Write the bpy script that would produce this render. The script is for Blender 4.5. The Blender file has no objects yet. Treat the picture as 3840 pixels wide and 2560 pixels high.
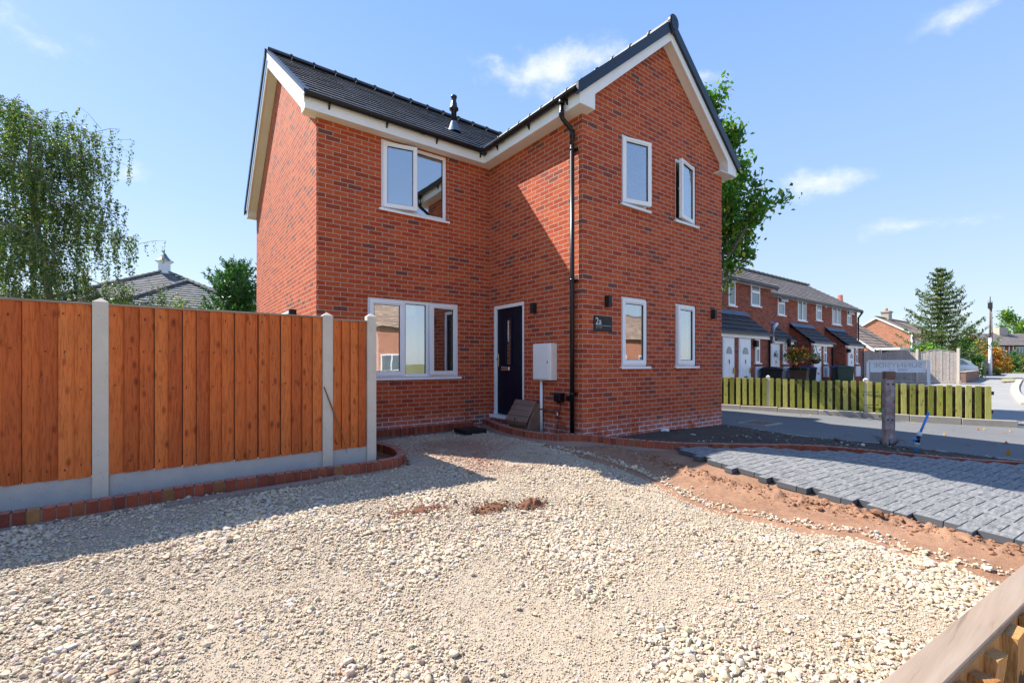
import bpy, bmesh, math, random
import numpy as np
from mathutils import Vector, Matrix
random.seed(7); RNG = np.random.default_rng(11)
S = bpy.context.scene
COL = S.collection
rad = math.radians
# ------------------------------------------------------------------ camera
EYE = 1.5
cam_d = bpy.data.cameras.new('camera'); cam = bpy.data.objects.new('camera', cam_d); COL.objects.link(cam)
cam.location = (0, 0, EYE); cam.rotation_euler = (rad(90), 0, rad(-36.73))
cam_d.sensor_width = 36; cam_d.lens = 16.09; cam_d.shift_y = 0.0216; cam_d.clip_start = 0.05; cam_d.clip_end = 2000
S.camera = cam
# ------------------------------------------------------------------ light
TOSUN = Vector((-0.6, 1.0, 1.31)).normalized()
SUN_EL = math.asin(TOSUN.z)
W = bpy.data.worlds.new('World'); S.world = W; W.use_nodes = True
wn = W.node_tree.nodes; wl = W.node_tree.links; wn.clear()
wo = wn.new('ShaderNodeOutputWorld'); bg = wn.new('ShaderNodeBackground'); sky = wn.new('ShaderNodeTexSky')
sky.sky_type = 'NISHITA'; sky.sun_disc = False; sky.sun_elevation = SUN_EL
sky.sun_rotation = math.atan2(TOSUN.x, TOSUN.y)
sky.air_density = 1.0; sky.dust_density = 0.6; sky.ozone_density = 2.0; sky.altitude = 50
SKYGAIN = 1.0
tc = wn.new('ShaderNodeTexCoord')
def wmath(op, a, b=None, c=None):
    n = wn.new('ShaderNodeMath'); n.operation = op
    for i, v in enumerate((a, b, c)):
        if v is None: continue
        if isinstance(v, (int, float)): n.inputs[i].default_value = v
        else: wl.new(v, n.inputs[i])
    return n.outputs[0]
nrm = wn.new('ShaderNodeVectorMath'); nrm.operation = 'NORMALIZE'; wl.new(tc.outputs['Generated'], nrm.inputs[0])
DIR = nrm.outputs[0]
F_PX = 1716.0; FX, FY = 0.598, 0.8015
def ray(px, py):
    u = (px-1920)/F_PX
    return Vector((FX+FY*u, FY-FX*u, (1363-py)/F_PX))
def at(px, py=1363, X=None, Y=None, Z=None, D=None):
    r = ray(px, py)
    if X is not None: t = X/r.x
    elif Y is not None: t = Y/r.y
    elif Z is not None: t = (Z-EYE)/r.z
    else: t = D
    return Vector((r.x*t, r.y*t, EYE+r.z*t))
# small cumulus clouds standing at fixed compass directions in the sky
cn = wn.new('ShaderNodeTexNoise'); cn.inputs['Scale'].default_value = 8; cn.inputs['Detail'].default_value = 7; cn.inputs['Roughness'].default_value = .62
cmap = wn.new('ShaderNodeMapping'); cmap.inputs['Scale'].default_value = (1, 1, 1.5); wl.new(DIR, cmap.inputs[0]); wl.new(cmap.outputs[0], cn.inputs['Vector'])
CLOUDS = [((2060, 260), (.13, .05), 1.0), ((1840, 215), (.07, .03), .55), ((2250, 225), (.09, .035), .6), ((2630, 290), (.05, .02), .5), ((3080, 680), (.085, .035), 1.0),
          ((2900, 530), (.03, .012), .6), ((3400, 850), (.10, .022), .9), ((3640, 45), (.055, .022), .6), ((30, 90), (.09, .035), .7),
          ((480, 640), (.05, .035), .8), ((250, 560), (.12, .03), .5), ((2950, 950), (.06, .012), .35), ((930, 1010), (.05, .02), .4), ((3500,1180),(.25,.02),.35)]
acc = None
for (px, py), (sw, sh), amp in CLOUDS:
    d = ray(px, py).normalized()
    right = Vector((d.y, -d.x, 0)).normalized(); up = right.cross(d)
    def dot(v):
        n = wn.new('ShaderNodeVectorMath'); n.operation = 'DOT_PRODUCT'; wl.new(DIR, n.inputs[0]); n.inputs[1].default_value = v; return n.outputs['Value']
    a = wmath('DIVIDE', dot(right), sw*1.0); b = wmath('DIVIDE', dot(up), sh*1.0)
    r2 = wmath('ADD', wmath('MULTIPLY', a, a), wmath('MULTIPLY', b, b))
    front = wmath('GREATER_THAN', dot(d), 0.2)
    g = wmath('ADD', wmath('MULTIPLY', wmath('MULTIPLY', wmath('SUBTRACT', 1.25, wmath('SQRT', r2)), amp), front), wmath('MULTIPLY', wmath('SUBTRACT', front, 1.0), 1.5))
    g = wmath('MAXIMUM', g, -1.5)
    acc = g if acc is None else wmath('MAXIMUM', acc, g)
# acc: 1.25 at a cloud's heart, falling outwards; noise eats its edge
dens = wmath('ADD', wmath('MULTIPLY', acc, .62), wmath('MULTIPLY', wmath('SUBTRACT', cn.outputs['Fac'], .5), 1.75))
cr = wn.new('ShaderNodeMapRange'); cr.interpolation_type = 'SMOOTHSTEP'; wl.new(dens, cr.inputs[0]); cr.inputs[1].default_value = .15; cr.inputs[2].default_value = .85; cr.inputs[3].default_value = 0; cr.inputs[4].default_value = .9
mix = wn.new('ShaderNodeMix'); mix.data_type = 'RGBA'; wl.new(cr.outputs[0], mix.inputs[0])
hs = wn.new('ShaderNodeHueSaturation'); hs.inputs['Saturation'].default_value = 1.0; wl.new(sky.outputs[0], hs.inputs['Color'])
sepd = wn.new('ShaderNodeSeparateXYZ'); wl.new(DIR, sepd.inputs[0])
grad = wn.new('ShaderNodeValToRGB'); els = grad.color_ramp.elements
for i_, (p_, c_) in enumerate([(0.0, (.70, .80, .90)), (.10, (.62, .76, .93)), (.30, (.44, .655, 1.03)), (.60, (.27, .50, 1.02)), (1.0, (.16, .38, .95))]):
    if i_ > 1: els.new(p_)
    els[i_].position = p_; els[i_].color = (*c_, 1)
wl.new(sepd.outputs[2], grad.inputs[0])
gsc = wn.new('ShaderNodeVectorMath'); gsc.operation = 'SCALE'; wl.new(grad.outputs[0], gsc.inputs[0]); gsc.inputs['Scale'].default_value = 3.45
gm = wn.new('ShaderNodeMix'); gm.data_type = 'RGBA'; gm.inputs[0].default_value = .82
wl.new(hs.outputs[0], gm.inputs[6]); wl.new(gsc.outputs[0], gm.inputs[7])
wl.new(gm.outputs[2], mix.inputs[6]); mix.inputs[7].default_value = (3.9, 3.95, 4.05, 1)
wl.new(mix.outputs[2], bg.inputs[0]); bg.inputs[1].default_value = 0.15
wl.new(bg.outputs[0], wo.inputs[0])
sd = bpy.data.lights.new('sun', 'SUN'); sd.energy = 5.0; sd.angle = rad(0.5); sd.color = (1.0, .95, .87)
sun = bpy.data.objects.new('sun', sd); COL.objects.link(sun)
sun.rotation_euler = TOSUN.to_track_quat('Z', 'Y').to_euler()
S.view_settings.view_transform = 'Standard'; S.view_settings.look = 'None'; S.view_settings.exposure = 1.0; S.view_settings.gamma = 1
S.render.engine = 'CYCLES'
try:
    S.cycles.max_bounces = 8; S.cycles.transparent_max_bounces = 12; S.cycles.use_denoising = True
except Exception: pass
# ------------------------------------------------------------------ helpers
def vnoise(x, y, s=1.0, seed=0, oct=1, gain=.5):
    out = np.zeros_like(x, dtype=float); amp = 1; tot = 0
    for o in range(oct):
        f = s*(2**o); xx = x*f+seed*17.13+o*7.7; yy = y*f+seed*5.71+o*3.3
        xi = np.floor(xx).astype(np.int64); yi = np.floor(yy).astype(np.int64); fx = xx-xi; fy = yy-yi
        fx = fx*fx*(3-2*fx); fy = fy*fy*(3-2*fy)
        def h(a, b):
            n = (a*374761393+b*668265263+seed*982451653) & 0xffffffff
            n = ((n ^ (n >> 13))*1274126177) & 0xffffffff
            return ((n ^ (n >> 16)) & 0xffff)/65535.0
        v = (h(xi, yi)*(1-fx)+h(xi+1, yi)*fx)*(1-fy)+(h(xi, yi+1)*(1-fx)+h(xi+1, yi+1)*fx)*fy
        out += v*amp; tot += amp; amp *= gain
    return out/tot
GP = [(-8,5,-1.23),(-3,4.9,-1.23),(-1,4.9,-1.23),(1.3,5,-1.22),(2.8,4.2,-1.26),(2.6,6.3,-1.24),(3,7.1,-1.24),(4.2,6.8,-1.21),(4.1,3.1,-1.33),(4.4,4.3,-1.20),(4.6,5.6,-1.14),
      (2,2,-1.36),(0,2,-1.36),(-1,3,-1.31),(-3,2,-1.35),(0,0,-1.42),(3.5,1,-1.42),(4.2,2,-1.38),(5.5,3.75,-1.17),(5.2,2.4,-1.26),(5.1,1.5,-1.32),(5.1,.5,-1.41),
      (6.67,3.17,-1.22),(7.63,2.57,-1.27),(8.12,1.84,-1.31),(9.09,.8,-1.37),(7.5,.67,-1.42),(8.9,4.87,-1.25),(9,3.3,-1.30),(7,4.4,-1.22),(5.8,4.5,-1.20),(9.4,2.4,-1.35),(9.7,.85,-1.41),
      (12.86,7,-1.27),(14.9,1.85,-1.39),(12.6,4.5,-1.32),(0,-4,-1.5),(6,-3,-1.5),(11,-2,-1.5),(-6,-3,-1.45),(16,8,-1.22),(18,3,-1.33),(17,-3,-1.42),(25,5,-1.22),(25,-3,-1.3),(35,5,-1.13),(35,-3,-1.18),
      (25,9,-1.2),(45,5,-1.08),(45,-4,-1.1),(-6,12,-1.25),(0,12,-1.25),(6,14,-1.25),(12,12,-1.22),(20,16,-1.2),(60,10,-1.05),(60,-10,-1.05),(-10,25,-1.25),(10,30,-1.2),(-20,0,-1.3),(40,25,-1.1)]
GPA = np.array(GP)
def G(x, y):
    x = np.asarray(x, float); y = np.asarray(y, float); sh = x.shape
    xf = x.ravel(); yf = y.ravel(); out = np.empty_like(xf)
    for i in range(0, len(xf), 60000):
        dx = xf[i:i+60000, None]-GPA[None, :, 0]; dy = yf[i:i+60000, None]-GPA[None, :, 1]
        d2 = dx*dx+dy*dy
        w = np.exp(-d2/1.1)+0.02*np.exp(-d2/12)+1e-4/(1+d2)**1.5
        out[i:i+60000] = (w*GPA[None, :, 2]).sum(1)/w.sum(1)
    return (out+EYE).reshape(sh)
def g1(x, y): return float(G(np.array([x]), np.array([y]))[0])

ROOTLOC = {}
def link(o, parent=None):
    COL.objects.link(o)
    if parent is not None:
        o.parent = parent; ROOTLOC[o.name] = ROOTLOC[parent.name]
    return o
def tag(o, label=None, cat=None, group=None, kind=None):
    if label: o['label'] = label
    if cat: o['category'] = cat
    if group: o['group'] = group
    if kind: o['kind'] = kind
    return o
def thing(name, loc, label, cat, group=None):
    o = bpy.data.objects.new(name, None); o.empty_display_size = .2; COL.objects.link(o)
    o.location = loc; ROOTLOC[o.name] = Vector(loc)
    return tag(o, label, cat, group)
class MB:
    """collects faces in world metres; build() links them as one mesh object"""
    def __init__(s): s.v = []; s.f = []; s.mi = []; s.uv = []; s.m = Matrix.Identity(4); s.sm = []
    def face(s, pts, mi=0, uv=None, smooth=False):
        P = [s.m @ Vector(p) for p in pts]; b = len(s.v); s.v += P
        s.f.append(list(range(b, b+len(P)))); s.mi.append(mi); s.sm.append(smooth)
        if uv is None:
            n = (P[1]-P[0]).cross(P[2]-P[0]) if len(P) > 2 else Vector((0, 0, 1))
            a = [abs(c) for c in n]
            if a[0] >= a[1] and a[0] >= a[2]: uv = [(p.y, p.z) for p in P]
            elif a[1] >= a[2]: uv = [(p.x, p.z) for p in P]
            else: uv = [(p.x, p.y) for p in P]
        s.uv += uv
    def box(s, x0, x1, y0, y1, z0, z1, mi=0, M=None):
        old = s.m
        if M is not None: s.m = s.m @ M
        a, b = min(x0, x1), max(x0, x1); c, d = min(y0, y1), max(y0, y1); e, f = min(z0, z1), max(z0, z1)
        for q in (((a,c,e),(a,d,e),(b,d,e),(b,c,e)), ((a,c,f),(b,c,f),(b,d,f),(a,d,f)), ((a,c,e),(b,c,e),(b,c,f),(a,c,f)),
                  ((b,c,e),(b,d,e),(b,d,f),(b,c,f)), ((b,d,e),(a,d,e),(a,d,f),(b,d,f)), ((a,d,e),(a,c,e),(a,c,f),(a,d,f))):
            s.face(q, mi)
        s.m = old
    def prism(s, poly, axis, a, b, mi=0):
        """poly of 2D points extruded along axis 'x','y','z' from a to b"""
        def P(p, t):
            return (t, p[0], p[1]) if axis == 'x' else ((p[0], t, p[1]) if axis == 'y' else (p[0], p[1], t))
        A = [P(p, a) for p in poly]; B = [P(p, b) for p in poly]; n = len(poly)
        s.face(A[::-1], mi); s.face(B, mi)
        for i in range(n):
            j = (i+1) % n; s.face((A[i], A[j], B[j], B[i]), mi)
    def tube(s, pts, r, n=10, mi=0, caps=True, r2=None):
        pts = [Vector(p) for p in pts]; rings = []; N = len(pts)
        for i, p in enumerate(pts):
            if i == 0: d = pts[1]-p
            elif i == N-1: d = p-pts[i-1]
            else: d = (pts[i+1]-p).normalized()+(p-pts[i-1]).normalized()
            d.normalize(); u = d.cross(Vector((0, 0, 1)))
            if u.length < .15: u = d.cross(Vector((1, 0, 0)))
            u.normalize(); w = d.cross(u)
            rr = r if r2 is None else r+(r2-r)*i/(N-1)
            if isinstance(r, (list, tuple)): rr = r[i]
            rings.append([p+(u*math.cos(2*math.pi*k/n)+w*math.sin(2*math.pi*k/n))*rr for k in range(n)])
        for i in range(N-1):
            for k in range(n):
                l = (k+1) % n; s.face((rings[i][k], rings[i][l], rings[i+1][l], rings[i+1][k]), mi, smooth=True)
        if caps: s.face(rings[0][::-1], mi); s.face(rings[-1], mi)
    def lathe(s, prof, c, n=16, mi=0):
        for i in range(len(prof)-1):
            (r0, z0), (r1, z1) = prof[i], prof[i+1]
            for k in range(n):
                a = 2*math.pi*k/n; b = 2*math.pi*(k+1)/n
                q = [(c[0]+r0*math.cos(a), c[1]+r0*math.sin(a), c[2]+z0), (c[0]+r0*math.cos(b), c[1]+r0*math.sin(b), c[2]+z0),
                     (c[0]+r1*math.cos(b), c[1]+r1*math.sin(b), c[2]+z1), (c[0]+r1*math.cos(a), c[1]+r1*math.sin(a), c[2]+z1)]
                if r0 < 1e-5: q = q[1:]
                elif r1 < 1e-5: q = q[:3]
                s.face(q, mi, smooth=True)
    def build(s, name, mats, parent=None, bevel=0, label=None, merge=True):
        me = bpy.data.meshes.new(name)
        org = ROOTLOC[parent.name] if parent is not None else Vector((0, 0, 0))
        me.from_pydata([tuple(v-org) for v in s.v], [], s.f)
        if not isinstance(mats, (list, tuple)): mats = [mats]
        for m in mats: me.materials.append(m)
        me.polygons.foreach_set('material_index', s.mi)
        me.polygons.foreach_set('use_smooth', s.sm)
        uvl = me.uv_layers.new(name='UVMap'); uvl.data.foreach_set('uv', [c for p in s.uv for c in p])
        if merge:
            bm = bmesh.new(); bm.from_mesh(me); bmesh.ops.remove_doubles(bm, verts=bm.verts, dist=1e-5); bmesh.ops.recalc_face_normals(bm, faces=bm.faces); bm.to_mesh(me); bm.free()
        me.update()
        o = bpy.data.objects.new(name, me)
        if parent is None: COL.objects.link(o); ROOTLOC[o.name] = Vector((0, 0, 0))
        else: link(o, parent)
        if bevel:
            b = o.modifiers.new('bevel', 'BEVEL'); b.width = bevel; b.segments = 1 if bevel < .004 else 2; b.limit_method = 'ANGLE'; b.angle_limit = rad(40)
            b.harden_normals = False
        if label: o['label'] = label
        return o
def rebase(root_mesh_obj, loc):
    """move a top-level mesh's origin to its base"""
    o = root_mesh_obj; loc = Vector(loc)
    o.data.transform(Matrix.Translation(-loc)); o.location = loc
    return o
def rawmesh(name, V, Fc, mat, parent=None, cols=None, smooth=False, uv=None):
    """numpy mesh; Fc is an (n,3) or (n,4) int array"""
    me = bpy.data.meshes.new(name); V = np.asarray(V, np.float32); Fc = np.asarray(Fc, np.int32)
    if parent is not None: V = V-np.array(ROOTLOC[parent.name], np.float32)
    k = Fc.shape[1]; n = len(Fc)
    me.vertices.add(len(V)); me.vertices.foreach_set('co', V.ravel())
    me.loops.add(n*k); me.loops.foreach_set('vertex_index', Fc.ravel())
    me.polygons.add(n); me.polygons.foreach_set('loop_start', np.arange(n, dtype=np.int32)*k)
    try: me.polygons.foreach_set('loop_total', np.full(n, k, np.int32))
    except Exception: pass
    me.polygons.foreach_set('use_smooth', np.full(n, smooth))
    me.materials.append(mat)
    if uv is not None:
        l = me.uv_layers.new(name='UVMap'); l.data.foreach_set('uv', np.asarray(uv, np.float32)[Fc.ravel()].ravel())
    if cols is not None:
        ca = me.color_attributes.new('Col', 'FLOAT_COLOR', 'POINT'); c4 = np.ones((len(V), 4), np.float32); c4[:, :3] = cols; ca.data.foreach_set('color', c4.ravel())
    me.update(calc_edges=True); me.validate()
    o = bpy.data.objects.new(name, me)
    if parent is None: COL.objects.link(o); ROOTLOC[o.name] = Vector((0, 0, 0))
    else: link(o, parent)
    return o
# ------------------------------------------------------------------ materials
class NT:
    def __init__(s, name):
        s.mat = bpy.data.materials.new(name); s.mat.use_nodes = True; s.n = s.mat.node_tree.nodes; s.l = s.mat.node_tree.links
        s.b = s.n['Principled BSDF']
    def node(s, t, **kw):
        n = s.n.new(t)
        for k, v in kw.items():
            if k.startswith('i_'):
                n.inputs[k[2:].replace('_', ' ')].default_value = v
            else: setattr(n, k, v)
        return n
    def coord(s, kind='Object', scale=(1, 1, 1), rot=(0, 0, 0)):
        t = s.node('ShaderNodeTexCoord'); m = s.node('ShaderNodeMapping'); m.inputs['Scale'].default_value = scale; m.inputs['Rotation'].default_value = rot
        s.l.new(t.outputs[kind], m.inputs[0]); return m.outputs[0]
    def noise(s, vec, scale, detail=4, rough=.55, dist=0):
        n = s.node('ShaderNodeTexNoise'); n.inputs['Scale'].default_value = scale; n.inputs['Detail'].default_value = detail; n.inputs['Roughness'].default_value = rough; n.inputs['Distortion'].default_value = dist
        if vec is not None: s.l.new(vec, n.inputs['Vector'])
        return n.outputs['Fac']
    def ramp(s, fac, stops, interp='LINEAR'):
        r = s.node('ShaderNodeValToRGB'); r.color_ramp.interpolation = interp
        e = r.color_ramp.elements
        while len(e) < len(stops): e.new(.5)
        for i, (p, c) in enumerate(stops):
            e[i].position = p; e[i].color = (*c, 1) if len(c) == 3 else c
        s.l.new(fac, r.inputs[0]); return r.outputs[0]
    def mix(s, fac, a, b, mode='MIX'):
        m = s.node('ShaderNodeMix', data_type='RGBA', blend_type=mode)
        for i, v in ((0, fac), (6, a), (7, b)):
            if isinstance(v, (int, float)): m.inputs[i].default_value = v
            elif isinstance(v, tuple): m.inputs[i].default_value = (*v, 1) if len(v) == 3 else v
            else: s.l.new(v, m.inputs[i])
        return m.outputs[2]
    def math(s, op, a, b=0):
        m = s.node('ShaderNodeMath', operation=op)
        for i, v in ((0, a), (1, b)):
            if isinstance(v, (int, float)): m.inputs[i].default_value = v
            else: s.l.new(v, m.inputs[i])
        return m.outputs[0]
    def maprange(s, v, a, b, c=0, d=1):
        m = s.node('ShaderNodeMapRange'); s.l.new(v, m.inputs[0])
        for i, x in zip((1, 2, 3, 4), (a, b, c, d)): m.inputs[i].default_value = x
        return m.outputs[0]
    def bump(s, h, strength=.5, dist=.01, prev=None):
        b = s.node('ShaderNodeBump'); b.inputs['Strength'].default_value = strength; b.inputs['Distance'].default_value = dist
        s.l.new(h, b.inputs['Height'])
        if prev is not None: s.l.new(prev, b.inputs['Normal'])
        s.l.new(b.outputs[0], s.b.inputs['Normal']); return b.outputs[0]
    def color(s, c):
        if isinstance(c, tuple): s.b.inputs['Base Color'].default_value = (*c, 1)
        else: s.l.new(c, s.b.inputs['Base Color'])
    def setp(s, **kw):
        for k, v in kw.items():
            k = k.replace('_', ' ')
            if k in s.b.inputs: s.b.inputs[k].default_value = v
    def island(s):
        return s.node('ShaderNodeNewGeometry').outputs['Random Per Island']
def simple(name, c1, c2=None, scale=8, rough=.6, spec=.4, bump=.0, bscale=60, metal=0, detail=5):
    t = NT(name); v = t.coord('Object')
    c2 = c2 or tuple(x*.8 for x in c1)
    t.color(t.mix(t.maprange(t.noise(v, scale, detail), .3, .7), c1, c2))
    t.setp(Roughness=rough, Metallic=metal); t.b.inputs['Specular IOR Level'].default_value = spec
    if bump: t.bump(t.noise(v, bscale, 5), bump, .005)
    return t.mat
def brick_mat(name, stops, mortar, bw=.225, rh=.075, ms=.005, spots=True, efflo=False, bumpd=.006, blotch=.5, off=.5):
    t = NT(name); uv = t.coord('UV')
    wob = t.node('ShaderNodeTexNoise'); wob.inputs['Scale'].default_value = 14; wob.inputs['Detail'].default_value = 3; t.l.new(uv, wob.inputs['Vector'])
    sub = t.node('ShaderNodeVectorMath', operation='SUBTRACT'); t.l.new(wob.outputs['Color'], sub.inputs[0]); sub.inputs[1].default_value = (.5, .5, .5)
    scl = t.node('ShaderNodeVectorMath', operation='SCALE'); t.l.new(sub.outputs[0], scl.inputs[0]); scl.inputs['Scale'].default_value = .013
    add = t.node('ShaderNodeVectorMath', operation='ADD'); t.l.new(uv, add.inputs[0]); t.l.new(scl.outputs[0], add.inputs[1])
    b = t.node('ShaderNodeTexBrick', offset=off, offset_frequency=2, squash=1.0)
    b.inputs['Color1'].default_value = (0, 0, 0, 1); b.inputs['Color2'].default_value = (1, 1, 1, 1); b.inputs['Mortar'].default_value = (0, 0, 0, 1)
    b.inputs['Scale'].default_value = 1; b.inputs['Mortar Size'].default_value = ms; b.inputs['Mortar Smooth'].default_value = .12
    b.inputs['Brick Width'].default_value = bw; b.inputs['Row Height'].default_value = rh; b.inputs['Bias'].default_value = 0
    t.l.new(add.outputs[0], b.inputs['Vector'])
    col = t.ramp(b.outputs['Color'], stops)
    n1 = t.noise(uv, 22, 5, .6); n2 = t.noise(uv, 90, 4, .6)
    col = t.mix(t.maprange(n1, .35, .75, 0, blotch), col, t.mix(1.0, col, (1.45, 1.7, 1.6), 'MULTIPLY'))
    col = t.mix(t.maprange(n1, .45, .2, 0, .65), col, t.mix(1.0, col, (.5, .45, .5), 'MULTIPLY'))
    n3 = t.noise(uv, 1.6, 4, .6)
    col = t.mix(t.maprange(n3, .3, .8, 0, .5), col, t.mix(1.0, col, (1.15, 1.2, 1.25), 'MULTIPLY'))
    mo = t.mix(t.maprange(n1, .3, .7), mortar, tuple(x*.72 for x in mortar))
    if efflo:
        sep = t.node('ShaderNodeSeparateXYZ'); t.l.new(uv, sep.inputs[0])
        hgt = t.maprange(sep.outputs[1], .66, .40, 0, 1)
        pat = t.maprange(t.noise(uv, 3.5, 5, .7), .40, .52, 0, 1)
        k = t.math('MULTIPLY', hgt, pat)
        mo = t.mix(t.math('MULTIPLY', k, .95), mo, (.85, .80, .80)); col = t.mix(t.math('MULTIPLY', k, .22), col, (.62, .48, .46))
        # a few pale salty blooms and mortar smears higher up
        bl = t.maprange(t.noise(uv, 4.3, 6, .75), .66, .80, 0, .45)
        col = t.mix(bl, col, (.52, .36, .30))
    col = t.mix(b.outputs['Fac'], col, mo)
    t.color(col); t.setp(Roughness=.85); t.b.inputs['Specular IOR Level'].default_value = .25
    inv = t.math('SUBTRACT', 1.0, b.outputs['Fac'])
    h = t.math('ADD', t.math('MULTIPLY', inv, 1.0), t.math('MULTIPLY', n2, .35)); h = t.math('ADD', h, t.math('MULTIPLY', n1, .3))
    t.bump(h, .9, bumpd)
    return t.mat
M = {}
M['brick'] = brick_mat('red_brick', [(0, (.36, .050, .018)), (.30, (.47, .084, .026)), (.62, (.40, .059, .021)), (.90, (.30, .042, .018)), (.97, (.19, .048, .034)), (1.0, (.15, .050, .040))], (.54, .40, .30), ms=.0064, efflo=True)
M['brick_side'] = M['brick']
M['brick_old'] = brick_mat('terrace_brick', [(0, (.26, .060, .032)), (.4, (.34, .080, .042)), (.75, (.22, .05, .03)), (1, (.13, .045, .035))], (.36, .25, .19), blotch=.3)
M['brick_pink'] = brick_mat('pale_brick', [(0, (.42, .17, .10)), (.5, (.50, .21, .13)), (1, (.34, .13, .085))], (.5, .38, .3), blotch=.3)
M['brick_wall'] = brick_mat('grey_brown_brick', [(0, (.20, .11, .08)), (.5, (.26, .14, .10)), (1, (.15, .09, .07))], (.32, .26, .22), bw=.3, rh=.1)
M['upvc'] = simple('white_plastic', (.87, .88, .90), (.82, .83, .86), 2, .35, .5)
M['fascia'] = simple('fascia_white', (.88, .88, .88), (.82, .82, .82), 3, .4, .5)
M['soffit'] = simple('soffit_cream', (.80, .77, .74), (.73, .70, .66), 3, .5, .4)
M['black'] = simple('black_plastic', (.005, .006, .008), (.008, .008, .011), 4, .34, .4)
M['black_matt'] = simple('black_powder_coat', (.010, .010, .012), (.016, .016, .018), 6, .55, .4)
M['verge'] = simple('dark_blue_plastic', (.007, .012, .026), (.010, .016, .030), 4, .35, .5)
M['door'] = simple('navy_door', (.002, .005, .017), (.003, .007, .022), 3, .45, .25)
M['gasket'] = simple('gasket', (.02, .02, .022), None, 4, .6)
M['plaster'] = simple('plaster', (.78, .76, .72), (.74, .72, .68), 3, .9)
M['innerwood'] = simple('oak_door', (.28, .12, .05), (.2, .08, .035), 6, .5)
M['chrome'] = simple('chrome', (.75, .75, .76), (.7, .7, .7), 4, .18, .5, metal=1)
M['brass'] = simple('brass', (.65, .45, .15), (.5, .35, .1), 4, .3, .5, metal=1)
M['meter'] = simple('grp_white', (.84, .80, .77), (.78, .74, .71), 5, .45)
M['brownbox'] = simple('brown_grp', (.24, .155, .112), (.18, .11, .08), 7, .5, .4, .15, 40)
M['copper'] = simple('old_copper', (.30, .14, .10), (.2, .09, .07), 10, .5, .5, metal=.6)
def glass(name, tint, dark=.5, refl=1.0):
    t = NT(name); n = t.n; l = t.l; n.remove(t.b)
    out = n['Material Output']; g = n.new('ShaderNodeBsdfGlossy'); g.inputs['Roughness'].default_value = .012; g.inputs['Color'].default_value = (*tint, 1)
    tr = n.new('ShaderNodeBsdfTransparent'); tr.inputs['Color'].default_value = (dark, dark, dark*1.02, 1)
    fr = n.new('ShaderNodeFresnel'); fr.inputs['IOR'].default_value = 1.52
    mr = n.new('ShaderNodeMapRange'); l.new(fr.outputs[0], mr.inputs[0]); mr.inputs[1].default_value = 0.03; mr.inputs[2].default_value = .5; mr.inputs[3].default_value = .25*refl; mr.inputs[4].default_value = .9
    tn = n.new('ShaderNodeTexNoise'); tn.inputs['Scale'].default_value = 1.8; tc_ = n.new('ShaderNodeTexCoord'); l.new(tc_.outputs['Object'], tn.inputs['Vector'])
    bp = n.new('ShaderNodeBump'); bp.inputs['Strength'].default_value = .06; bp.inputs['Distance'].default_value = .02; l.new(tn.outputs['Fac'], bp.inputs['Height']); l.new(bp.outputs[0], g.inputs['Normal'])
    mx = n.new('ShaderNodeMixShader'); l.new(mr.outputs[0], mx.inputs[0]); l.new(tr.outputs[0], mx.inputs[1]); l.new(g.outputs[0], mx.inputs[2]); l.new(mx.outputs[0], out.inputs[0])
    return t.mat
M['glass'] = glass('window_glass', (.95, .97, 1.0), .72, 1.6)
M['glass_far'] = simple('far_glass', (.10, .14, .17), (.16, .2, .24), 1.5, .08, .8)
def roof_mat(name, c, spec=(.35, .33, .33), amt=.62, tw=.3, rough=.55, lich=.12):
    t = NT(name); uv = t.coord('UV')
    b = t.node('ShaderNodeTexBrick', offset=.5, offset_frequency=2); b.inputs['Scale'].default_value = 1; b.inputs['Brick Width'].default_value = tw; b.inputs['Row Height'].default_value = 1.0
    b.inputs['Mortar Size'].default_value = .006; b.inputs['Mortar Smooth'].default_value = .1; b.inputs['Color1'].default_value = (0, 0, 0, 1); b.inputs['Color2'].default_value = (1, 1, 1, 1); b.inputs['Mortar'].default_value = (0, 0, 0, 1)
    t.l.new(uv, b.inputs['Vector'])
    col = t.ramp(b.outputs['Color'], [(0, tuple(x*.8 for x in c)), (.5, c), (1, tuple(min(1, x*1.35) for x in c))])
    n = t.noise(t.coord('UV', (1, .35, 1)), 30, 6, .7)
    col = t.mix(t.maprange(n, amt, amt+.1, 0, .75), col, spec)
    col = t.mix(t.maprange(t.noise(uv, 3, 4), .5, .8, 0, lich), col, (.4, .38, .3))
    col = t.mix(b.outputs['Fac'], col, tuple(x*.25 for x in c))
    t.color(col); t.setp(Roughness=rough)
    t.bump(t.math('ADD', t.math('SUBTRACT', 1.0, b.outputs['Fac']), t.math('MULTIPLY', n, .4)), .7, .006)
    return t.mat
M['roof'] = roof_mat('charcoal_tile', (.030, .030, .036))
M['roof_grey'] = roof_mat('grey_brown_tile', (.20, .165, .15), (.45, .42, .4), .6, .25, .8, .4)
M['roof_dark'] = roof_mat('porch_tile', (.040, .038, .046), (.16, .15, .17), .64, .3, .7)
M['roof_tan'] = roof_mat('tan_tile', (.30, .21, .15), (.42, .36, .3), .6, .3, .85, .3)
M['ridge'] = simple('ridge_tile', (.035, .036, .044), (.06, .06, .068), 12, .55, .4, .3, 50)
M['ridge_grey'] = simple('ridge_grey', (.14, .12, .11), (.22, .2, .18), 12, .8, .3, .3, 50)
M['lead'] = simple('lead', (.10, .14, .22), (.15, .19, .27), 5, .6, .4)
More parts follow.
